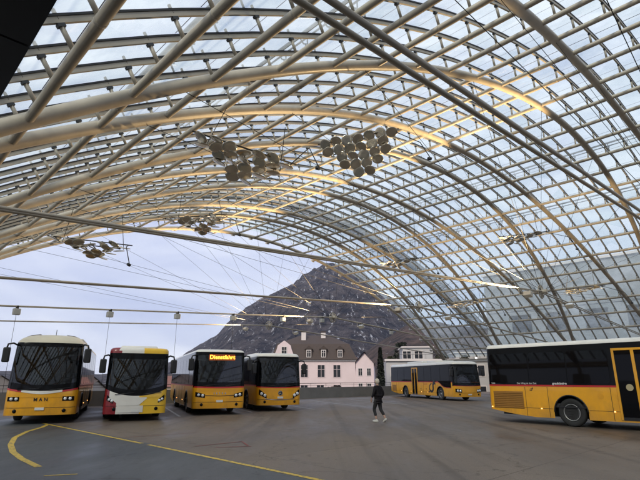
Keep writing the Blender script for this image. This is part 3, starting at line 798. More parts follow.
make_bus(dict(name='coach',label='tall yellow coach with cream domed roof, leftmost of the parked buses',loc=(-11.0,19.9,0),yaw=yaw_of(.37,-.93),
  L=12.2,H=3.52,W=2.55,zr=3.08,rr=.75,rf=.8,bow=.2,rc=.26,fs=1.2,wt=3.14,ss=1.38,swt=2.95,z0=.34,rake=.13,axles=(-2.7,-8.9),colors=col1,zcuts=[3.12,1.44,1.27],
  wlo=lambda y:1.22+.13*(abs(y)/1.25)**2.2,hood=b1_hood,win_r=[(-2.2-i*1.6,-3.7-i*1.6) for i in range(6)],win_l=[(-1.2-i*1.6,-2.7-i*1.6) for i in range(6)],
  mz=3.02,mr=.42,hl=(.95,.17,.42),pz=.58,extra=b1_extra,gear=[(-5,-8,.9,.14)],gearm=cream,seams=[-3.6,-5,-6.5,-10.2],markers=[-4.5,-7.5]))
# --- red / white / yellow city bus
def col2(x,y,z,reg):
    if reg=='t': return white
    side=darkred if y<-.80 else (yel2 if y>.12 else white)
    if reg=='f':
        if z>2.78 or z<.98: return side
        return blackg
    if z>2.85 : return white
    if z<1.0: return darkred if y<0 else yel2
    return blackg
def b2_hood(patch,root,e,zlo):
    def lo(y): return .985
    patch('red_cheek',darkred,-e,-1.05,.95,lambda y:zlo(y),.010,6,3)
    patch('white_hood',white,-1.06,.12,lambda y:.95,lambda y:zlo(y),.013,14,3)
    patch('yellow_cheek',yel2,.11,e,lambda y:.95,lambda y:zlo(y),.010,10,3)
    # white V panel reaching down, coloured bumper corners
    patch('white_apron',white,-1.06,.42,lambda y:.64+ (max(0,-y-.62))*.72+max(0,y-.12)*.9,lambda y:.96,.014,16,3)
def b2_extra(root,patch,fx,w,hw):
    patch('bumper_step',white,-.72,.30,.36,.63,.02,10,2)
make_bus(dict(name='city_bus',label='low city bus with wine red, white and yellow front, second from the left',loc=(-7.75,21.3,0),yaw=yaw_of(.39,-.92),
  L=12,H=3.02,W=2.5,zr=2.88,rr=.16,rf=.14,bow=.14,rc=.22,fs=1.0,wt=2.76,ss=1.0,swt=2.7,z0=.3,rake=.10,axles=(-2.7,-8.7),colors=col2,zcuts=[2.78,.98,2.85],
  wlo=lambda y:1.02+.30*(abs(y)/1.25)**2.2,hood=b2_hood,win_r=[(-2.6-i*1.5,-4.0-i*1.5) for i in range(6)],win_l=[(-1.2-i*1.6,-2.7-i*1.6) for i in range(6)],
  mz=2.62,mr=.22,hl=(.83,.16,.26),hslope=.5,pz=.42,extra=b2_extra,gear=[(-1.2,-4.2,.8,.13)],seams=[-4.5,-6.,-7.4,-10.],topb=3))
# --- bus with lit sign
def b3_extra(root,patch,fx,w,hw):
    p=patch('destination_display',ledbg,-.62,.72,2.60,2.90,.022,12,2)
    x=fx(0,2.75)+.03
    text('sign_letters','Dienstfahrt',.27,ledm,FR(x,.05,2.755),p,bold=.006,spacing=1.03)
    text('maker_letters','SETRA',.115,chrome,FR(fx(0,1.02)+.012,0,1.02),root,spacing=2.3,bold=.002)
    b=MB(); b.m(black); b.tube([(fx(y,.9)+.01,y,.93-.03*(1-abs(y)/.7)) for y in [-.7+i*.14 for i in range(11)]],.014,6); b.build('grille_line',root)
make_bus(dict(name='regional_bus',label='yellow bus with an orange lit destination sign above its windscreen',loc=(-4.95,24.9,0),yaw=yaw_of(.37,-.93),
  L=12.2,H=3.15,W=2.55,zr=3.0,rr=.2,rf=.2,bow=.14,rc=.2,fs=1.3,wt=3.0,ss=1.35,swt=2.75,z0=.32,rake=.06,axles=(-2.8,-9.0),colors=post_colors(1.35,3.02,1.3),zcuts=[3.02],
  wlo=lambda y:1.32+.03*(abs(y)/1.25)**2,hood=red_line(1.3,.06),win_r=[(-2.3-i*1.55,-3.8-i*1.55) for i in range(6)],win_l=[(-1.2-i*1.6,-2.7-i*1.6) for i in range(6)],
  mz=2.78,mr=.2,hl=(.95,.2,.46),hslope=.15,pz=.66,extra=b3_extra,gear=[(-4.8,-7.6,.8,.12)],seams=[-3.8,-5,-6.5,-7.9,-10.2],markers=[-4.5,-7.5],topb=2))
# --- fourth
def b4_extra(root,patch,fx,w,hw):
    b=MB(); b.m(black); x=fx(0,.95)+.012; c=Vector((x,0,.95))
    b.lathe([(0,.13),(.015,.12),(.018,.002)],24,Matrix.Translation(c)@Matrix.Rotation(R_(-90),4,'Z')); e=b.build('emblem_disc',root)
    b=MB(); b.m(chrome)
    b.tube([c+Vector((.02,.11*math.cos(t),.11*math.sin(t))) for t in [i*math.pi/12 for i in range(24)]],.008,6,closed=True)
    for k in range(3):
        t=math.pi/2+k*2*math.pi/3; b.tube([c+Vector((.02,0,0)),c+Vector((.02,.11*math.cos(t),.11*math.sin(t)))],.008,6,rad=[.014,.004])
    b.build('star_emblem',e)
    patch('bumper_inlay',chrome,-.85,.85,lambda y:.58+.08*(y/.85)**2,lambda y:.61+.08*(y/.85)**2,.014,20,1)
make_bus(dict(name='regional_bus',label='yellow bus with round star emblem, standing directly left of the pink house',loc=(-2.2,27.9,0),yaw=yaw_of(.36,-.93),
  L=12.,H=3.12,W=2.55,zr=2.95,rr=.24,rf=.22,bow=.18,rc=.26,fs=1.28,wt=2.9,ss=1.32,swt=2.72,z0=.32,rake=.10,axles=(-2.8,-8.8),colors=post_colors(1.32,2.93,1.28),zcuts=[2.93],
  wlo=lambda y:1.30-.04*(1-(abs(y)/1.25)**2),hood=red_line(1.3,.045),win_r=[(-2.3-i*1.55,-3.8-i*1.55) for i in range(6)],win_l=[(-1.2-i*1.6,-2.7-i*1.6) for i in range(6)],
  mz=2.65,mr=.2,hl=(.9,.24,.42),hslope=.5,pz=.72,extra=b4_extra,gear=[(-3,-5.5,.8,.12),(-7.5,-9.5,.8,.12)],seams=[-3.8,-5,-6.5,-7.9,-10.2],topb=1))
# --- mid-distance bus, side on
def b5_extra(root,patch,fx,w,hw):
    horn(root,-3.95,-(hw+.008),.97,1.1)
    # black glass sweeping down to the front door
    b=MB(); b.m(busglass)
    pts=[(-2.9,1.52),(-2.7,1.47),(-2.4,1.36),(-2.1,1.18),(-1.8,1.08),(-1.2,1.03),(-.66,1.03),(-.66,1.56),(-1.5,1.56)]
    b.poly([(x,-(hw+.012),z) for x,z in pts]); b.keep=1; b.build('quarter_glass',root)
    b=MB(); b.m(redp)
    for u,v in zip(pts[:6],pts[1:7]): b.tube([(u[0],-(hw+.012),u[1]-.02),(v[0],-(hw+.012),v[1]-.02)],.022,5)
    b.build('red_stripe',root)
    b=MB(); b.m(brown); b.box((-12.1,-(hw+.014),.55),(-11.2,-(hw-.02),1.15),.01); b.build('engine_grille',root)
    text('side_lettering','www.postauto.ch',.09,redp,SR(-5.,-(hw+.008),1.28),root)
    for x in (-4.9,-5.9,-7.3,-9.8): 
        b=MB(); b.m(black); b.box((x-.06,-(hw+.008),.82),(x+.06,-(hw-.01),.90),.005); b.build('flap_handle',root)
h5=Vector((.276,-.961,0)).normalized(); rt5=Vector((h5.y,-h5.x,0))   # right of heading
fc=Vector((10.85,40.2,0))-rt5*1.275
make_bus(dict(name='regional_bus',label='distant yellow bus with black post horn on its flank, behind the walking person',loc=fc,yaw=math.atan2(h5.y,h5.x),
  L=12.6,H=3.12,W=2.55,zr=2.9,rr=.26,rf=.22,bow=.2,rc=.26,fs=1.15,wt=2.85,ss=1.42,swt=2.75,z0=.32,rake=.12,axles=(-2.45,-9.1),colors=post_colors(1.42,2.88,1.15),zcuts=[2.88],
  wlo=lambda y:1.16+.03*(abs(y)/1.25)**2,hood=red_line(1.2,.03),win_r=[(-.9,-2.3),(-2.35,-3.9),(-3.95,-5.2),(-5.25,-6.45),(-7.75,-9.3),(-9.35,-10.8),(-10.85,-12.2)],win_l=[(-1.2-i*1.6,-2.7-i*1.6) for i in range(6)],
  doors=[(-6.5,-7.65,yel)],mz=2.6,mr=.3,hl=(.8,.26,.5),hslope=.1,pz=.5,extra=b5_extra,gear=[(-3.4,-5.3,.85,.17),(-6.2,-9.4,.85,.2)],seams=[-3.2,-5.4,-7.7,-10.6,-11.15],markers=[-4.6,-5.8,-7.9,-10.]))
# --- near bus at right edge, seen from its right rear
def b6_extra(root,patch,fx,w,hw):
    y=-(hw+.010)
    b=MB(); b.m(brown)
    b.box((-11.75,y-.004,.56),(-10.45,-(hw-.02),1.22),.01)
    for i in range(9): b.box((-11.72,y-.022,.585+i*.069),(-10.48,y-.002,.62+i*.069),.006)
    b.build('engine_grille',root)
    text('fleet_number','5384',.085,plate,SR(-11.72,-(w(1.55)+.008),1.53),root)
    text('side_slogan','Der Weg ist das Ziel.',.095,plate,SR(-10.25,-(w(1.55)+.008),1.535),root)
    text('side_slogan','graubünden',.115,plate,SR(-8.95,-(w(1.55)+.008),1.535),root,bold=.004)
    horn(root,-10.1,-(hw+.006),1.30,.13)
    b=MB(); b.m(mat('flap_yellow',(.72,.33,.015),.3,0,.1,2)); b.lathe([(0,.10),(.008,.10)],24,Matrix.Translation((-7.55,-(hw+.002),1.1))@Matrix.Rotation(math.pi,4,'Z')); b.build('fuel_cap',root)
    b=MB(); b.m(redp)
    b.box((-11.8,-(hw+.006),1.42),(-.9,-(hw-.01),1.475)); b.build('red_stripe',root)
axr=Vector((9.36,18.95,0)); h6=Vector((.649,-.760,0)).normalized(); rt6=Vector((h6.y,-h6.x,0))
fc6=axr+h6*8.65-rt6*1.275
make_bus(dict(name='regional_bus',label='near yellow bus cut by the right edge, rear engine grille and side door in view',loc=fc6,yaw=math.atan2(h6.y,h6.x),
  L=12.,H=3.12,W=2.55,zr=2.93,rr=.22,rf=.22,bow=.18,rc=.25,fs=1.15,wt=2.85,ss=1.42,swt=2.78,z0=.27,rake=.12,axles=(-2.65,-8.65),colors=post_colors(1.42,2.96,1.15),zcuts=[2.96],
  wlo=lambda y:1.16,hood=red_line(1.2,.03),win_r=[(-.9,-2.1),(-4.0,-5.5),(-7.15,-8.6),(-8.65,-10.1),(-10.15,-11.8)],win_l=[(-1.2-i*1.6,-2.7-i*1.6) for i in range(6)],
  doors=[(-5.65,-6.98,yel,.33,1)],mz=2.6,mr=.3,hl=(.8,.26,.5),pz=.5,extra=b6_extra,gear=[],seams=[-10.35,-9.45,-7.2,-3.7],markers=[-9.75,-7.15,-11.85,-4.2]))
# ================================================================== PERSON
def person():
    root=empty('person',(2.42,21.1,0),R_(42),'person in dark padded jacket, cropped dark trousers and white shoes walking across the deck','person')
    skin=mat('skin',(.42,.26,.2),.6); jack=mat('dark_jacket',(.010,.008,.010),.75,0,.35,9,.5,spec=.2); trou=mat('dark_trousers',(.012,.012,.014),.85,0,.2,8); hairm=mat('pale_hair',(.52,.46,.38),.7,0,.25,40,.4)
    shoe=mat('white_shoe',(.55,.54,.5),.6); 
    J={'pel':(0,0,.93,.125,.10),'ab':(0,-.01,1.06,.125,.095),'ch':(0,-.02,1.25,.15,.10),'ne0':(0,-.01,1.40,.09,.07),'ne':(0,.01,1.46,.05,.05),'he0':(0,.02,1.52,.06,.065),
       'lh':(-.09,0,.88,.092,.095),'lk':(-.10,.14,.50,.06,.062),'la':(-.105,.02,.11,.037,.04),'rh':(.09,0,.88,.092,.095),'rk':(.11,-.02,.50,.06,.062),'ra':(.14,-.26,.14,.037,.04),
       'ls':(.17,-.01,1.38,.062,.06),'le':(.24,-.10,1.13,.046,.046),'lw':(.24,.03,.91,.03,.032),'rs':(-.17,-.01,1.38,.062,.06),'re':(-.25,.0,1.12,.046,.046),'rw':(-.24,.14,.93,.03,.032)}
    E_=[('pel','ab'),('ab','ch'),('ch','ne0'),('ne0','ne'),('ne','he0'),('pel','lh'),('lh','lk'),('lk','la'),('pel','rh'),('rh','rk'),('rk','ra'),('ch','ls'),('ls','le'),('le','lw'),('ch','rs'),('rs','re'),('re','rw')]
    def skinned(name,J,E_,root_v,grow=0.,mt=skin,sub=2,parent=root):
        ks=list(J); me=bpy.data.meshes.new(name); me.from_pydata([J[k][:3] for k in ks],[(ks.index(a),ks.index(b)) for a,b in E_],[])
        o=bpy.data.objects.new(name,me); COL.objects.link(o); o.modifiers.new('s','SKIN'); sm=o.modifiers.new('d','SUBSURF'); sm.levels=sub; sm.render_levels=sub
        for i,k in enumerate(ks):
            v=me.skin_vertices[0].data[i]; v.radius=(J[k][3]+grow,J[k][4]+grow); v.use_root=(k==root_v)
        bake_mod(o); o.data.materials.clear(); o.data.materials.append(mt)
        for p in o.data.polygons: p.use_smooth=True
        o.parent=parent; return o
    skinned('body',J,E_,'pel')
    # head
    b=MB(); b.m(skin); bmesh.ops.create_icosphere(b.bm,subdivisions=3,radius=1)
    for v in b.bm.verts:
        c=v.co; x,y,z=c.x*.077,c.y*.095,c.z*.115
        if z<0: x*=1+z*2.2; y=y*(1+z*1.2)+(.012 if c.y>0 else 0)
        if c.y>.8 and abs(c.x)<.25 and -.35<c.z<.1: y+=.022*(1-abs(c.x)/.25)
        if c.y>.7 and .05<c.z<.25 and .2<abs(c.x)<.5: y-=.008
        v.co=(x,y+.035,z+1.585)
    for f in b.bm.faces: f.smooth=True
    for sd in (-1,1): b.box((sd*.078-.012,.015,1.56),(sd*.078+.012,.05,1.615),.008)
    hd=b.build('head',root)
    b=MB(); b.m(hairm); bmesh.ops.create_icosphere(b.bm,subdivisions=4,radius=1)
    for v in b.bm.verts:
        c=v.co; n=noise.noise(c*5)*.008
        x,y,z=c.x*(.09+n),c.y*(.106+n),c.z*(.122+n)
        if c.y>.35 and c.z<.35: y*=.55; x*=.9
        if z<-.05: x*=.9
        v.co=(x,y+.018,z+1.605)
    for f in b.bm.faces: f.smooth=True
    b.build('hair',root)
    # jacket
    JJ={k:J[k] for k in ('pel','ab','ch','ne0','ls','le','rs','re')}
    skinned_e=0
    JJ['hem']=(0,0,.82,.172,.14); JJ['pel']=(0,0,.90,.17,.135); JJ['ab']=(0,-.01,1.05,.155,.125); JJ['ch']=(0,-.02,1.25,.18,.135); JJ['ne0']=(0,-.01,1.43,.095,.085)
    JJ['lw2']=(.24,.01,.94,.045,.045); JJ['rw2']=(-.24,.12,.955,.045,.045); JJ['le']=J['le'][:3]+(.062,.062); JJ['re']=J['re'][:3]+(.062,.062); JJ['ls']=J['ls'][:3]+(.078,.075); JJ['rs']=J['rs'][:3]+(.078,.075)
    skinned('jacket',JJ,[('hem','pel'),('pel','ab'),('ab','ch'),('ch','ne0'),('ch','ls'),('ls','le'),('le','lw2'),('ch','rs'),('rs','re'),('re','rw2')],'pel',0,jack)
    T={'p':(0,0,.93,.125,.10),'lh':(-.09,0,.86,.10,.105),'lk':(-.10,.14,.50,.074,.076),'lt':(-.105,.05,.22,.058,.06),'rh':(.09,0,.86,.10,.105),'rk':(.11,-.02,.50,.074,.076),'rt':(.135,-.20,.25,.058,.06)}
    skinned('trousers',T,[('p','lh'),('lh','lk'),('lk','lt'),('p','rh'),('rh','rk'),('rk','rt')],'p',0,trou)
    for (x,y,z,tilt,yw) in ((-.105,.02,.0,0,8),(.145,-.26,.055,-32,-10)):
        b=MB(); b.m(shoe); bmesh.ops.create_icosphere(b.bm,subdivisions=3,radius=1)
        for v in b.bm.verts:
            c=v.co; yy=c.y*.145; zz=max(c.z,-.62)*.055+.034+(.035*max(0,1-abs(c.y+.55)/.5) if c.z>0 else 0); xx=c.x*(.046+.008*c.y)
            v.co=(xx,yy+.055,zz)
        for f in b.bm.faces: f.smooth=True
        for v in b.bm.verts: v.co=Matrix.Translation((x,y,z))@Matrix.Rotation(R_(yw),4,'Z')@Matrix.Rotation(R_(tilt),4,'X')@v.co
        b.build('shoe',root)
    for sd,wr,dr in ((1,J['lw'],(0,.02,-1)),(-1,J['rw'],(0,.12,-1))):
        w0=Vector(wr[:3]); d=Vector(dr).normalized(); side=Vector((sd*.3,1,0)).normalized()
        Hn={'w':tuple(w0)+(.024,.02),'p':tuple(w0+d*.05)+(.026,.016),'k':tuple(w0+d*.09)+(.027,.014)}; Ed=[('w','p'),('p','k')]
        for i,(o,l) in enumerate(((-.027,.055),(-.009,.07),(.009,.075),(.026,.065))):
            c=w0+d*.09+side*o; Hn['a%d'%i]=tuple(c+d*.02)+(.009,.009); Hn['b%d'%i]=tuple(c+d*(.02+l*.5)+Vector((-sd*.006,.004,0)))+(.008,.008); Hn['c%d'%i]=tuple(c+d*(.01+l)+Vector((-sd*.022,.006,0)))+(.007,.007)
            Ed+=[('k','a%d'%i),('a%d'%i,'b%d'%i),('b%d'%i,'c%d'%i)]
        Hn['t']=tuple(w0+d*.055+side*.035)+(.010,.010); Hn['t2']=tuple(w0+d*.095+side*.052)+(.008,.008); Ed+=[('p','t'),('t','t2')]
        skinned('hand',Hn,Ed,'w',0,skin,1)
person()
# ================================================================== BACKGROUND BUILDINGS
pink=mat('pink_render',(.62,.52,.52),.85,0,.06,.6); slate=mat('dark_roof_tiles',(.050,.036,.030),.8,0,.3,2.5,.6); trim=mat('pale_trim',(.6,.56,.54),.7)
winm=mat('window_dark',(.02,.022,.027),.12,spec=.6); wallw=mat('white_render',(.38,.38,.38),.8,0,.06,.5); grey=mat('grey_panel',(.22,.24,.26),.6,0,.08,.4); redt=mat('red_tiles',(.17,.075,.055),.8,0,.3,2.,.5)
def win(root,x,y,z,w,h,fr=trim,rot=None):
    "window in a wall facing -y"
    b=MB(); b.m(fr); t=.10
    for q in ((x-w/2-t,z-h/2-t,x+w/2+t,z-h/2),(x-w/2-t,z+h/2,x+w/2+t,z+h/2+t),(x-w/2-t,z-h/2,x-w/2,z+h/2),(x+w/2,z-h/2,x+w/2+t,z+h/2),(x-.03,z-h/2,x+.03,z+h/2),(x-w/2,z+h*.12,x-.03,z+h*.12+.05),(x+.03,z+h*.12,x+w/2,z+h*.12+.05)):
        b.box((q[0],y-.07,q[1]),(q[2],y-.003,q[3]))
    o=b.build('window',root); b=MB(); b.m(winm); b.box((x-w/2,y-.03,z-h/2),(x+w/2,y-.004,z+h/2)); b.build('pane',o)
def house():
    r=empty('townhouse',(1.5,84,-8),0,'pale pink villa with dark mansard roof, dormers and two chimneys beyond the parapet','house')
    Z=8   # local z = world+8
    b=MB(); b.m(pink); b.box((-9.5,0,0),(4.45,11,Z+4.6)); b.m(trim); b.box((-9.7,-.18,Z+4.6),(4.65,11.2,Z+4.85)); 
    b.m(pink); b.box((-9.6,-.35,0),(-5.6,0,Z+4.55)); b.build('wall',r)
    b=MB(); b.m(slate); e=Z+4.85
    lo=[(-9.9,-.4,e),(4.85,-.4,e),(4.85,11.4,e),(-9.9,11.4,e)]; mid=[(-8.9,.8,e+2.7),(3.5,.8,e+2.7),(3.5,10,e+2.7),(-8.9,10,e+2.7)]; top=[(-5.0,5,e+4.5),(0.,5,e+4.5),(0.,6,e+4.5),(-5.0,6,e+4.5)]
    R=[[b.bm.verts.new(p) for p in q] for q in (lo,mid,top)]
    for u,v in zip(R,R[1:]):
        for i in range(4): b.face([u[i],u[(i+1)%4],v[(i+1)%4],v[i]])
    b.face(R[2]); rf=b.build('roof',r)
    for x in (-3.4,-.9,1.9,):
        b=MB(); b.m(slate); b.box((x-.55,-.25,e+.25),(x+.55,1.6,e+1.75)); 
        V=[b.bm.verts.new(p) for p in ((x-.7,-.35,e+1.75),(x+.7,-.35,e+1.75),(x,-.35,e+2.35),(x-.7,1.8,e+1.75),(x+.7,1.8,e+1.75),(x,1.8,e+2.35))]
        b.face([V[0],V[1],V[2]]); b.face([V[3],V[5],V[4]]); b.face([V[0],V[2],V[5],V[3]]); b.face([V[1],V[4],V[5],V[2]]); b.build('dormer',rf)
        win(r,x,-.25,e+1.0,.62,1.05)
    for x,y in ((-4.4,3),(-.9,4)):
        b=MB(); b.m(trim); b.box((x-.4,y-.4,e+2),(x+.4,y+.4,e+4.9)); b.m(slate); b.box((x-.5,y-.5,e+4.9),(x+.5,y+.5,e+5.1)); b.build('chimney',rf)
    # scrolled gable on the left
    b=MB(); b.m(pink)
    pr=[(-9.6,Z+4.5),(-5.6,Z+4.5),(-5.7,Z+5.3),(-6.0,Z+5.7),(-6.35,Z+6.6),(-6.5,Z+7.2),(-7.0,Z+7.6),(-7.6,Z+8.05),(-8.2,Z+7.6),(-8.7,Z+7.2),(-8.85,Z+6.6),(-9.2,Z+5.7),(-9.5,Z+5.3)]
    f=[b.bm.verts.new((x,-.36,z)) for x,z in pr]; g=[b.bm.verts.new((x,.2,z)) for x,z in pr]
    b.face(f); b.face(g[::-1])
    for i in range(len(pr)): b.face([f[i],f[(i+1)%len(pr)],g[(i+1)%len(pr)],g[i]])
    b.build('gable',r); win(r,-7.6,-.36,Z+6.2,.8,1.5)
    for zz in (Z+3.0,Z-.25,Z-3.6):
        for x in (-3.9,-1.2,1.6) if zz!=Z+3.0 else (-3.9,-1.05,1.6): win(r,x-.25,0,zz,1.15,1.95,pink)
        win(r,-7.6,-.35,zz,1.1,1.9,pink)
    b=MB(); b.m(mat('hedge_brown',(.10,.075,.06),.9,0,.4,3,.8)); b.box((-.6,-3,0),(2.4,-1.2,Z-.9),.5); 
    return r
house()
def house2():
    r=empty('townhouse',(9.8,110,-8),R_(-8),'small pale house with reddish gabled roof right of the pink villa','house')
    b=MB(); b.m(pink); b.box((-1.9,0,0),(2.1,9,13.2))
    V=[b.bm.verts.new(p) for p in ((-1.9,0,13.2),(2.1,0,13.2),(.1,0,15.4))]; b.face(V); b.build('wall',r)
    b=MB(); b.m(redt)
    for sd in (-1,1):
        b.poly([(.1,-.4,15.6),(.1,9,15.6),(.1+sd*2.5,9,12.9),(.1+sd*2.5,-.4,12.9)]); b.poly([(.1,-.4,15.4),(.1,9,15.4),(.1+sd*2.5,9,12.7),(.1+sd*2.5,-.4,12.7)])
    b.build('roof',r)
    for zz in (11.2,8.,5.): 
        for x in (-.9,1.0): win(r,x,0,zz,.8,1.5)
    # left wing
    b=MB(); b.m(redt); V=[b.bm.verts.new(p) for p in ((-5,2,12),(-1.9,2,12),(-1.9,6,14.6),(-5,6,14.6),(-1.9,10,12),(-5,10,12))]; b.face([V[0],V[1],V[2],V[3]]); b.face([V[3],V[2],V[4],V[5]]); b.m(pink); b.box((-4.9,2.3,0),(-1.9,9.7,11.98)); b.build('side_wing',r)
house2()
def office():
    r=empty('office_building',(10,75,-8),R_(-4),'low white modern building with flat roofs and strip windows behind the mid distance bus','building')
    b=MB(); b.m(wallw); b.box((0,0,0),(22,12,12.3)); b.box((2.8,2,12.3),(7.4,8,14.4)); b.box((11,3,12.3),(20,9,13.6)); b.build('wall',r)
    b=MB(); b.m(trim); b.box((-.2,-.25,12.3),(22.2,.1,12.62)); b.box((2.6,1.8,14.4),(7.6,8.2,14.6)); b.box((10.8,2.8,13.6),(20.2,9.2,13.8)); b.build('roof_edge',r)
    for zz in (10.9,7.9,4.9):
        for i in range(6):
            x=.6+i*3.6
            b=MB(); b.m(trim); 
            for q in ((x,zz-.85,x+3.2,zz-.75),(x,zz+.75,x+3.2,zz+.85)): b.box((q[0],-.08,q[1]),(q[2],-.003,q[3]))
            for k in range(4): b.box((x+k*1.04,-.08,zz-.75),(x+k*1.04+.08,-.003,zz+.75))
            w=b.build('window',r); b=MB(); b.m(winm); b.box((x+.08,-.03,zz-.75),(x+3.12,-.004,zz+.75)); b.build('pane',w)
    for x in (3.4,5.2): win(r,x,2,13.3,1.2,1.1)
    b=MB(); b.m(cable); b.tube([(0,-.1,13.3),(22,-.1,13.3)],.03,5)
    for i in range(23): b.tube([(i,-.1,12.6),(i,-.1,13.3)],.02,4)
    b.build('railing',r)
    # rooftop shrubs
    for i,(x,h) in enumerate(((8.3,.9),(9.1,1.2),(12.3,.9),(.9,.8))):
        leafy('rooftop_shrub',r.matrix_basis@Vector((x,1.0,12.3)) if False else Vector((10+x,75+1.0,4.3)),h,.6,160,'rooftop shrub %s'%('beside the penthouse','tallest, right of the penthouse','far right on the white building','at the left corner of the white building')[i],'shrub',mat('shrub_leaf',(.05,.055,.03),.8,0,.4,3))
def leafy(name,loc,h,w,n,label,cat,m,trunk=None,conical=False,group=None,ls=.16):
    r=empty(name,loc,0,label,cat,group)
    b=MB(); b.m(mat('bark',(.06,.045,.035),.9,0,.3,5)); b.tube([(0,0,0),(.02,0,h*.45),(0,.02,h*.9)],.1,7,rad=[max(.05,w*.12),max(.04,w*.08),.02])
    for i in range(10):
        z=h*(.2+.07*i); t=i*2.4; rr=w*(1-z/h)*.8 if conical else w*.6; b.tube([(0,0,z),(rr*math.cos(t),rr*math.sin(t),z+h*.06)],.02,5)
    b.build('trunk',r)
    b=MB(); b.m(m); b.keep=1
    for i in range(n):
        z=h*(random.random()**.8)
        if conical: rad=w*(1-(z/h))**.75*(.75+.35*noise.noise(Vector((z*1.5,0,len(label)))))+.05; z=max(z,h*.08)
        else: q=(z/h-.55)/.5; rad=w*math.sqrt(max(.04,1-q*q))
        rad*=math.sqrt(random.random())*1.1; t=random.random()*6.283
        c=Vector((rad*math.cos(t),rad*math.sin(t),z)); u=Vector((random.uniform(-1,1),random.uniform(-1,1),random.uniform(-.6,.6))).normalized()*ls*random.uniform(.5,1.2); v=u.cross(Vector((random.random(),random.random(),random.random()))).normalized()*ls*random.uniform(.4,.9)
        b.poly([c-u-v*.4,c+u*.2-v,c+u+v*.3,c-u*.2+v])
    b.build('crown',r); return r
office()
leafy('conifer_tree',(8.55,70,-8),13.9,1.25,3600,'tall slim dark conifer standing between the small house and the white building','tree',mat('conifer_leaf',(.016,.022,.013),.9,0,.4,2),conical=True,ls=.26)
leafy('bare_tree',(14.6,88,-6),14,1.8,900,'dark bushy tree top rising above the white office roof','tree',mat('conifer_leaf',(.016,.022,.013),.9),ls=.3)
leafy('street_bush',(2.2,78,-8),8.6,2.2,1500,'brownish bush in front of the pink villa wall, just above the parapet','bush',mat('bush_brown',(.075,.05,.04),.9,0,.4,2),ls=.22)
# station building behind the right side of the vault
def station():
    r=empty('station_building',AB(6,65,0),AZ,'long pale grey station building with square windows seen through the glass on the right','building')
    # local x = B (away), y = A
    b=MB(); b.m(grey); b.box((0,-40,0),(14,27,16.0)); b.build('wall',r)
    b=MB(); b.m(trim); b.box((-.25,-40.2,16.0),(14.2,27.2,16.3)); b.build('roof_edge',r)
    # facade columns & bands
    b=MB(); b.m(mat('band_grey',(.22,.23,.24),.6)); b.box((-.12,-40,5.6),(-.003,27,5.9)); b.box((-.12,-40,10.6),(-.003,27,10.8)); b.build('string_course',r)
    for a in [29.3-4.63*i-1.25-6 for i in range(13)]:
        for zz,hh in ((8.7,2.2),(3.8,2.4)):
            b=MB(); b.m(trim); 
            b.m(cable)
            for q in ((a-1.35,zz-hh/2-.1,a+1.35,zz-hh/2),(a-1.35,zz+hh/2,a+1.35,zz+hh/2+.22),(a-1.3,zz-hh/2,a-1.25,zz+hh/2),(a+1.25,zz-hh/2,a+1.3,zz+hh/2),(a-.02,zz-hh/2,a+.02,zz+hh/2)): b.box((-.1,q[0],q[1]),(-.004,q[2],q[3]))
            w=b.build('window',r); b=MB(); b.m(winm); b.box((-.05,a-1.25,zz-hh/2),(-.005,a+1.25,zz+hh/2)); b.build('pane',w)
station()
# glazed side wall posts by the right feet
b=MB(); b.m(mat('pillar_dark',(.03,.03,.032),.5)); b.box((-.25,-.25,0),(.25,.25,5.2),.02); o=b.build('pillar',loc=AB(27.2,53.6,0)); tag(o,'dark square pillar behind the eaves, between the mid distance bus and the near bus','pillar')
b=MB(); b.m(mat('lamp_white',(.9,.9,.85),.3,emit=(1,.93,.75),est=9)); b.lathe([(0,.14),(.05,.13),(.08,.01)],16,Matrix.Translation((0,0,0))@Matrix.Rotation(R_(180+44),4,'Z')); o=b.build('wall_lamp',loc=AB(28.5,52.6,4.0)); tag(o,'small white lit lamp above the roof of the mid distance bus','lamp')
# ================================================================== TERRAIN
rid=[(-75,2.),(-50,1.3),(-40,.9),(-30,1.05),(-26,1.0),(-24.,.75),(-18.9,1.2),(-15.8,2.4),(-13.8,3.7),(-12,4.5),(-10.5,6.),(-8.7,7.5),(-6.9,8.5),(-5.7,8.9),(-4.2,9.8),(-2.2,11.1),(0,11.7),(1.9,12.),(3.6,11.7),(5.5,10.8),(8.,8.9),(11,6.8),(14,5.2),(22,4.5),(32,4.),(45,4),(60,4),(75,4)]
rid2=[(-75,0),(0,0),(2.,1.),(3.7,2.4),(7,4.6),(10,6.3),(13,6.6),(18,6.0),(30,5.),(45,5),(75,4)]
def itp(T,x):
    for (x0,y0),(x1,y1) in zip(T,T[1:]):
        if x<=x1: t=(x-x0)/(x1-x0); t=max(0,min(1,t)); return y0+(y1-y0)*t
    return T[-1][1]
def sm(t): t=max(0,min(1,t)); return t*t*(3-2*t)
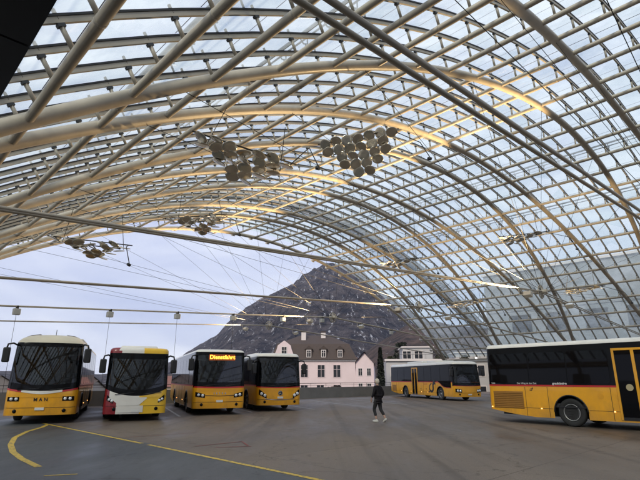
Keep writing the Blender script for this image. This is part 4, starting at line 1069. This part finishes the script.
def rockmat(name,c_lo,c_hi,snow):
    m=bpy.data.materials.new(name); m.use_nodes=True; N=m.node_tree.nodes; L=m.node_tree.links; b=N['Principled BSDF']; b.inputs['Roughness'].default_value=.95; b.inputs['Specular IOR Level'].default_value=.1
    tc=N.new('ShaderNodeTexCoord'); n=N.new('ShaderNodeTexNoise'); n.inputs['Scale'].default_value=.045; n.inputs['Detail'].default_value=15; n.inputs['Roughness'].default_value=.8; L.new(tc.outputs['Object'],n.inputs['Vector'])
    cr=N.new('ShaderNodeValToRGB'); E=cr.color_ramp.elements; E[0].position=.43; E[0].color=(*c_lo,1); E[1].position=.60; E[1].color=(*c_hi,1); L.new(n.outputs[0],cr.inputs[0])
    mp=N.new('ShaderNodeMapping'); mp.inputs['Scale'].default_value=(1.3,.35,.3); mp.inputs['Rotation'].default_value=(0,R_(-32),0); L.new(tc.outputs['Object'],mp.inputs['Vector'])
    n2=N.new('ShaderNodeTexNoise'); n2.inputs['Scale'].default_value=.11; n2.inputs['Detail'].default_value=9; n2.inputs['Roughness'].default_value=.75; L.new(mp.outputs[0],n2.inputs['Vector'])
    r2=N.new('ShaderNodeValToRGB'); r2.color_ramp.elements[0].position=snow; r2.color_ramp.elements[1].position=snow+.035; L.new(n2.outputs[0],r2.inputs[0])
    mx=N.new('ShaderNodeMix'); mx.data_type='RGBA'; L.new(r2.outputs[0],mx.inputs[0]); L.new(cr.outputs[0],mx.inputs[6]); mx.inputs[7].default_value=(.62,.64,.68,1)
    L.new(mx.outputs[2],b.inputs['Base Color']); 
    bp=N.new('ShaderNodeBump'); bp.inputs['Strength'].default_value=1.; bp.inputs['Distance'].default_value=14; L.new(n.outputs[0],bp.inputs['Height']); L.new(bp.outputs[0],b.inputs['Normal'])
    return m
def hills(name,T,r0,r1,m,azr,seed,nr=90,step=.35,rough=1.):
    b=MB(); b.m(m); g=[]
    na=int((azr[1]-azr[0])/step)
    for i in range(na+1):
        az=azr[0]+i*step; row=[]; el=itp(T,az)
        hh=r1*math.tan(math.radians(el))
        for j in range(nr+1):
            r=r0+(r1*1.25-r0)*j/nr; t=(r-r0)/(r1-r0)
            x=r*math.sin(math.radians(az)); y=r*math.cos(math.radians(az))
            base=(sm(t)*.55+.45*t)*hh if t<=1 else hh*(1-(t-1)*1.5)
            v=Vector((x/170+seed,y/170,0)); rn=0;am=1;fr=1
            for q in range(6):
                k=1-abs(noise.noise(v*fr))*2; rn+=am*k; am*=.52; fr*=2.1
            z=base+rn*.085*hh*rough*min(1,t*2.2)*(1 if t<.8 else max(.1,1-(t-.8)*4.5))-8
            if t<.02: z=-8.5
            row.append(b.bm.verts.new((x,y,z)))
        g.append(row)
    for i in range(na):
        for j in range(nr): b.face([g[i][j],g[i+1][j],g[i+1][j+1],g[i][j+1]],True)
    return tag(b.build(name),kind='structure')
hills('mountain',rid,450,1700,rockmat('mountain_rock',(.010,.012,.026),(.130,.112,.115),.585),(-76,76),3.1)  # navy low tone puts the slopes' blue shade into the rock colour
hills('hill',rid2,260,720,rockmat('brown_hill',(.05,.04,.038),(.20,.135,.11),.65),(0,75),8.7,60,.5,.8)
b=MB(); b.m(mat('valley_ground',(.09,.085,.07),.9,0,.35,.02)); 
q=3000; b.poly([(-q,-q,-8),(q,-q,-8),(q,q,-8),(-q,q,-8)]); tag(b.build('ground'),kind='structure')
# low town beyond the deck on the left
tc_=[(.35,.33,.3),(.42,.36,.28),(.3,.3,.3),(.45,.42,.4),(.33,.25,.2)]
spots_=[(-52,96,14,7.4,'cream'),(-33,104,12,8.2,'ochre'),(-43,128,15,8.8,'grey'),(-26,120,13,8.0,'white'),(-66,120,16,9.2,'brown'),(-20,140,12,9.,'sand'),(-80,110,14,8.4,'pale')]
for i,(x,y,w,h,cn) in enumerate(spots_):
    r=empty('town_house',(x,y,-8),R_(random.uniform(-20,20)),'distant low %s house with gable roof, %s'%(cn,('between the first two buses','between the second and third bus','behind the coach','left of the lit sign bus','at the far left','behind the third bus','beyond the left edge of the coach')[i]),'house','houses in the valley beyond the deck')
    m=mat('townwall_%s'%cn,tc_[i%5],.85,0,.1,.4); b=MB(); b.m(m); b.box((-w/2,0,0),(w/2,9,h)); V=[b.bm.verts.new(p) for p in ((-w/2,0,h),(-w/2,9,h),(-w/2,4.5,h+2))]; b.face(V); V=[b.bm.verts.new(p) for p in ((w/2,0,h),(w/2,9,h),(w/2,4.5,h+2))]; b.face(V); b.build('wall',r)
    b=MB(); b.m(redt if i%2 else slate); b.poly([(-w/2-.4,-.4,h-.1),(w/2+.4,-.4,h-.1),(w/2+.4,4.5,h+2.1),(-w/2-.4,4.5,h+2.1)]); b.poly([(-w/2-.4,9.4,h-.1),(w/2+.4,9.4,h-.1),(w/2+.4,4.5,h+2.1),(-w/2-.4,4.5,h+2.1)]); b.build('roof',r)
    for k in range(4):
        win(r,-w/2+1.5+k*(w-3)/3,0,h-1.5,1,1.4)
b=MB(); hz=bpy.data.materials.new('haze'); hz.use_nodes=True; N=hz.node_tree.nodes; N.clear(); oo=N.new('ShaderNodeOutputMaterial'); pv=N.new('ShaderNodeVolumePrincipled'); pv.inputs['Density'].default_value=.00011; pv.inputs['Color'].default_value=(.72,.8,.95,1); pv.inputs['Anisotropy'].default_value=.2; hz.node_tree.links.new(pv.outputs[0],oo.inputs['Volume'])
b.m(hz); b.box((-3200,-3200,-12),(3200,3200,520)); tag(b.build('haze'),kind='stuff')
# ================================================================== LIGHT, SKY, CAMERA
SUNEL,SUNAZ=R_(38),R_(200)
w=bpy.data.worlds.new('World'); S.world=w; w.use_nodes=True; N=w.node_tree.nodes; L=w.node_tree.links; bg=N['Background']
sk=N.new('ShaderNodeTexSky'); sk.sky_type='NISHITA'; sk.sun_disc=False; sk.sun_elevation=SUNEL; sk.sun_rotation=SUNAZ
tc=N.new('ShaderNodeTexCoord'); mp=N.new('ShaderNodeMapping'); mp.inputs['Scale'].default_value=(1.4,1.4,4.5); L.new(tc.outputs['Generated'],mp.inputs['Vector'])
n=N.new('ShaderNodeTexNoise'); n.inputs['Scale'].default_value=2.2; n.inputs['Detail'].default_value=8; n.inputs['Roughness'].default_value=.5; n.inputs['Distortion'].default_value=.5; L.new(mp.outputs[0],n.inputs['Vector'])
cr=N.new('ShaderNodeValToRGB'); cr.color_ramp.elements[0].position=.30; cr.color_ramp.elements[0].color=(4.0,4.5,6.7,1); cr.color_ramp.elements[1].position=.68; cr.color_ramp.elements[1].color=(7.4,7.7,8.8,1); L.new(n.outputs[0],cr.inputs[0])
mx=N.new('ShaderNodeMix'); mx.data_type='RGBA'; mx.inputs[0].default_value=.88; L.new(sk.outputs[0],mx.inputs[6]); L.new(cr.outputs[0],mx.inputs[7]); L.new(mx.outputs[2],bg.inputs['Color']); bg.inputs['Strength'].default_value=.1
sl=bpy.data.lights.new('sun','SUN'); sl.energy=2.3; sl.angle=R_(14); sl.color=(1,.88,.72); so=bpy.data.objects.new('sun',sl); COL.objects.link(so)
sd=Vector((math.sin(SUNAZ)*math.cos(SUNEL),math.cos(SUNAZ)*math.cos(SUNEL),math.sin(SUNEL))); so.rotation_euler=sd.to_track_quat('Z','Y').to_euler()
c=bpy.data.cameras.new('camera'); co=bpy.data.objects.new('camera',c); COL.objects.link(co); S.camera=co
c.sensor_width=36; c.lens=36*480/640; c.clip_end=8000; c.clip_start=.05
co.location=(0,0,CH); co.rotation_euler=(math.pi/2+TH,0,0)
S.view_settings.view_transform='Standard'; S.view_settings.look='None'; S.view_settings.gamma=1; S.view_settings.exposure=.44; S.view_settings.use_curve_mapping=False
S.cycles.transparent_max_bounces=24; S.cycles.max_bounces=7; S.cycles.diffuse_bounces=3; S.cycles.glossy_bounces=3; S.cycles.use_denoising=True; S.cycles.sample_clamp_indirect=6; S.cycles.caustics_reflective=False; S.cycles.caustics_refractive=False
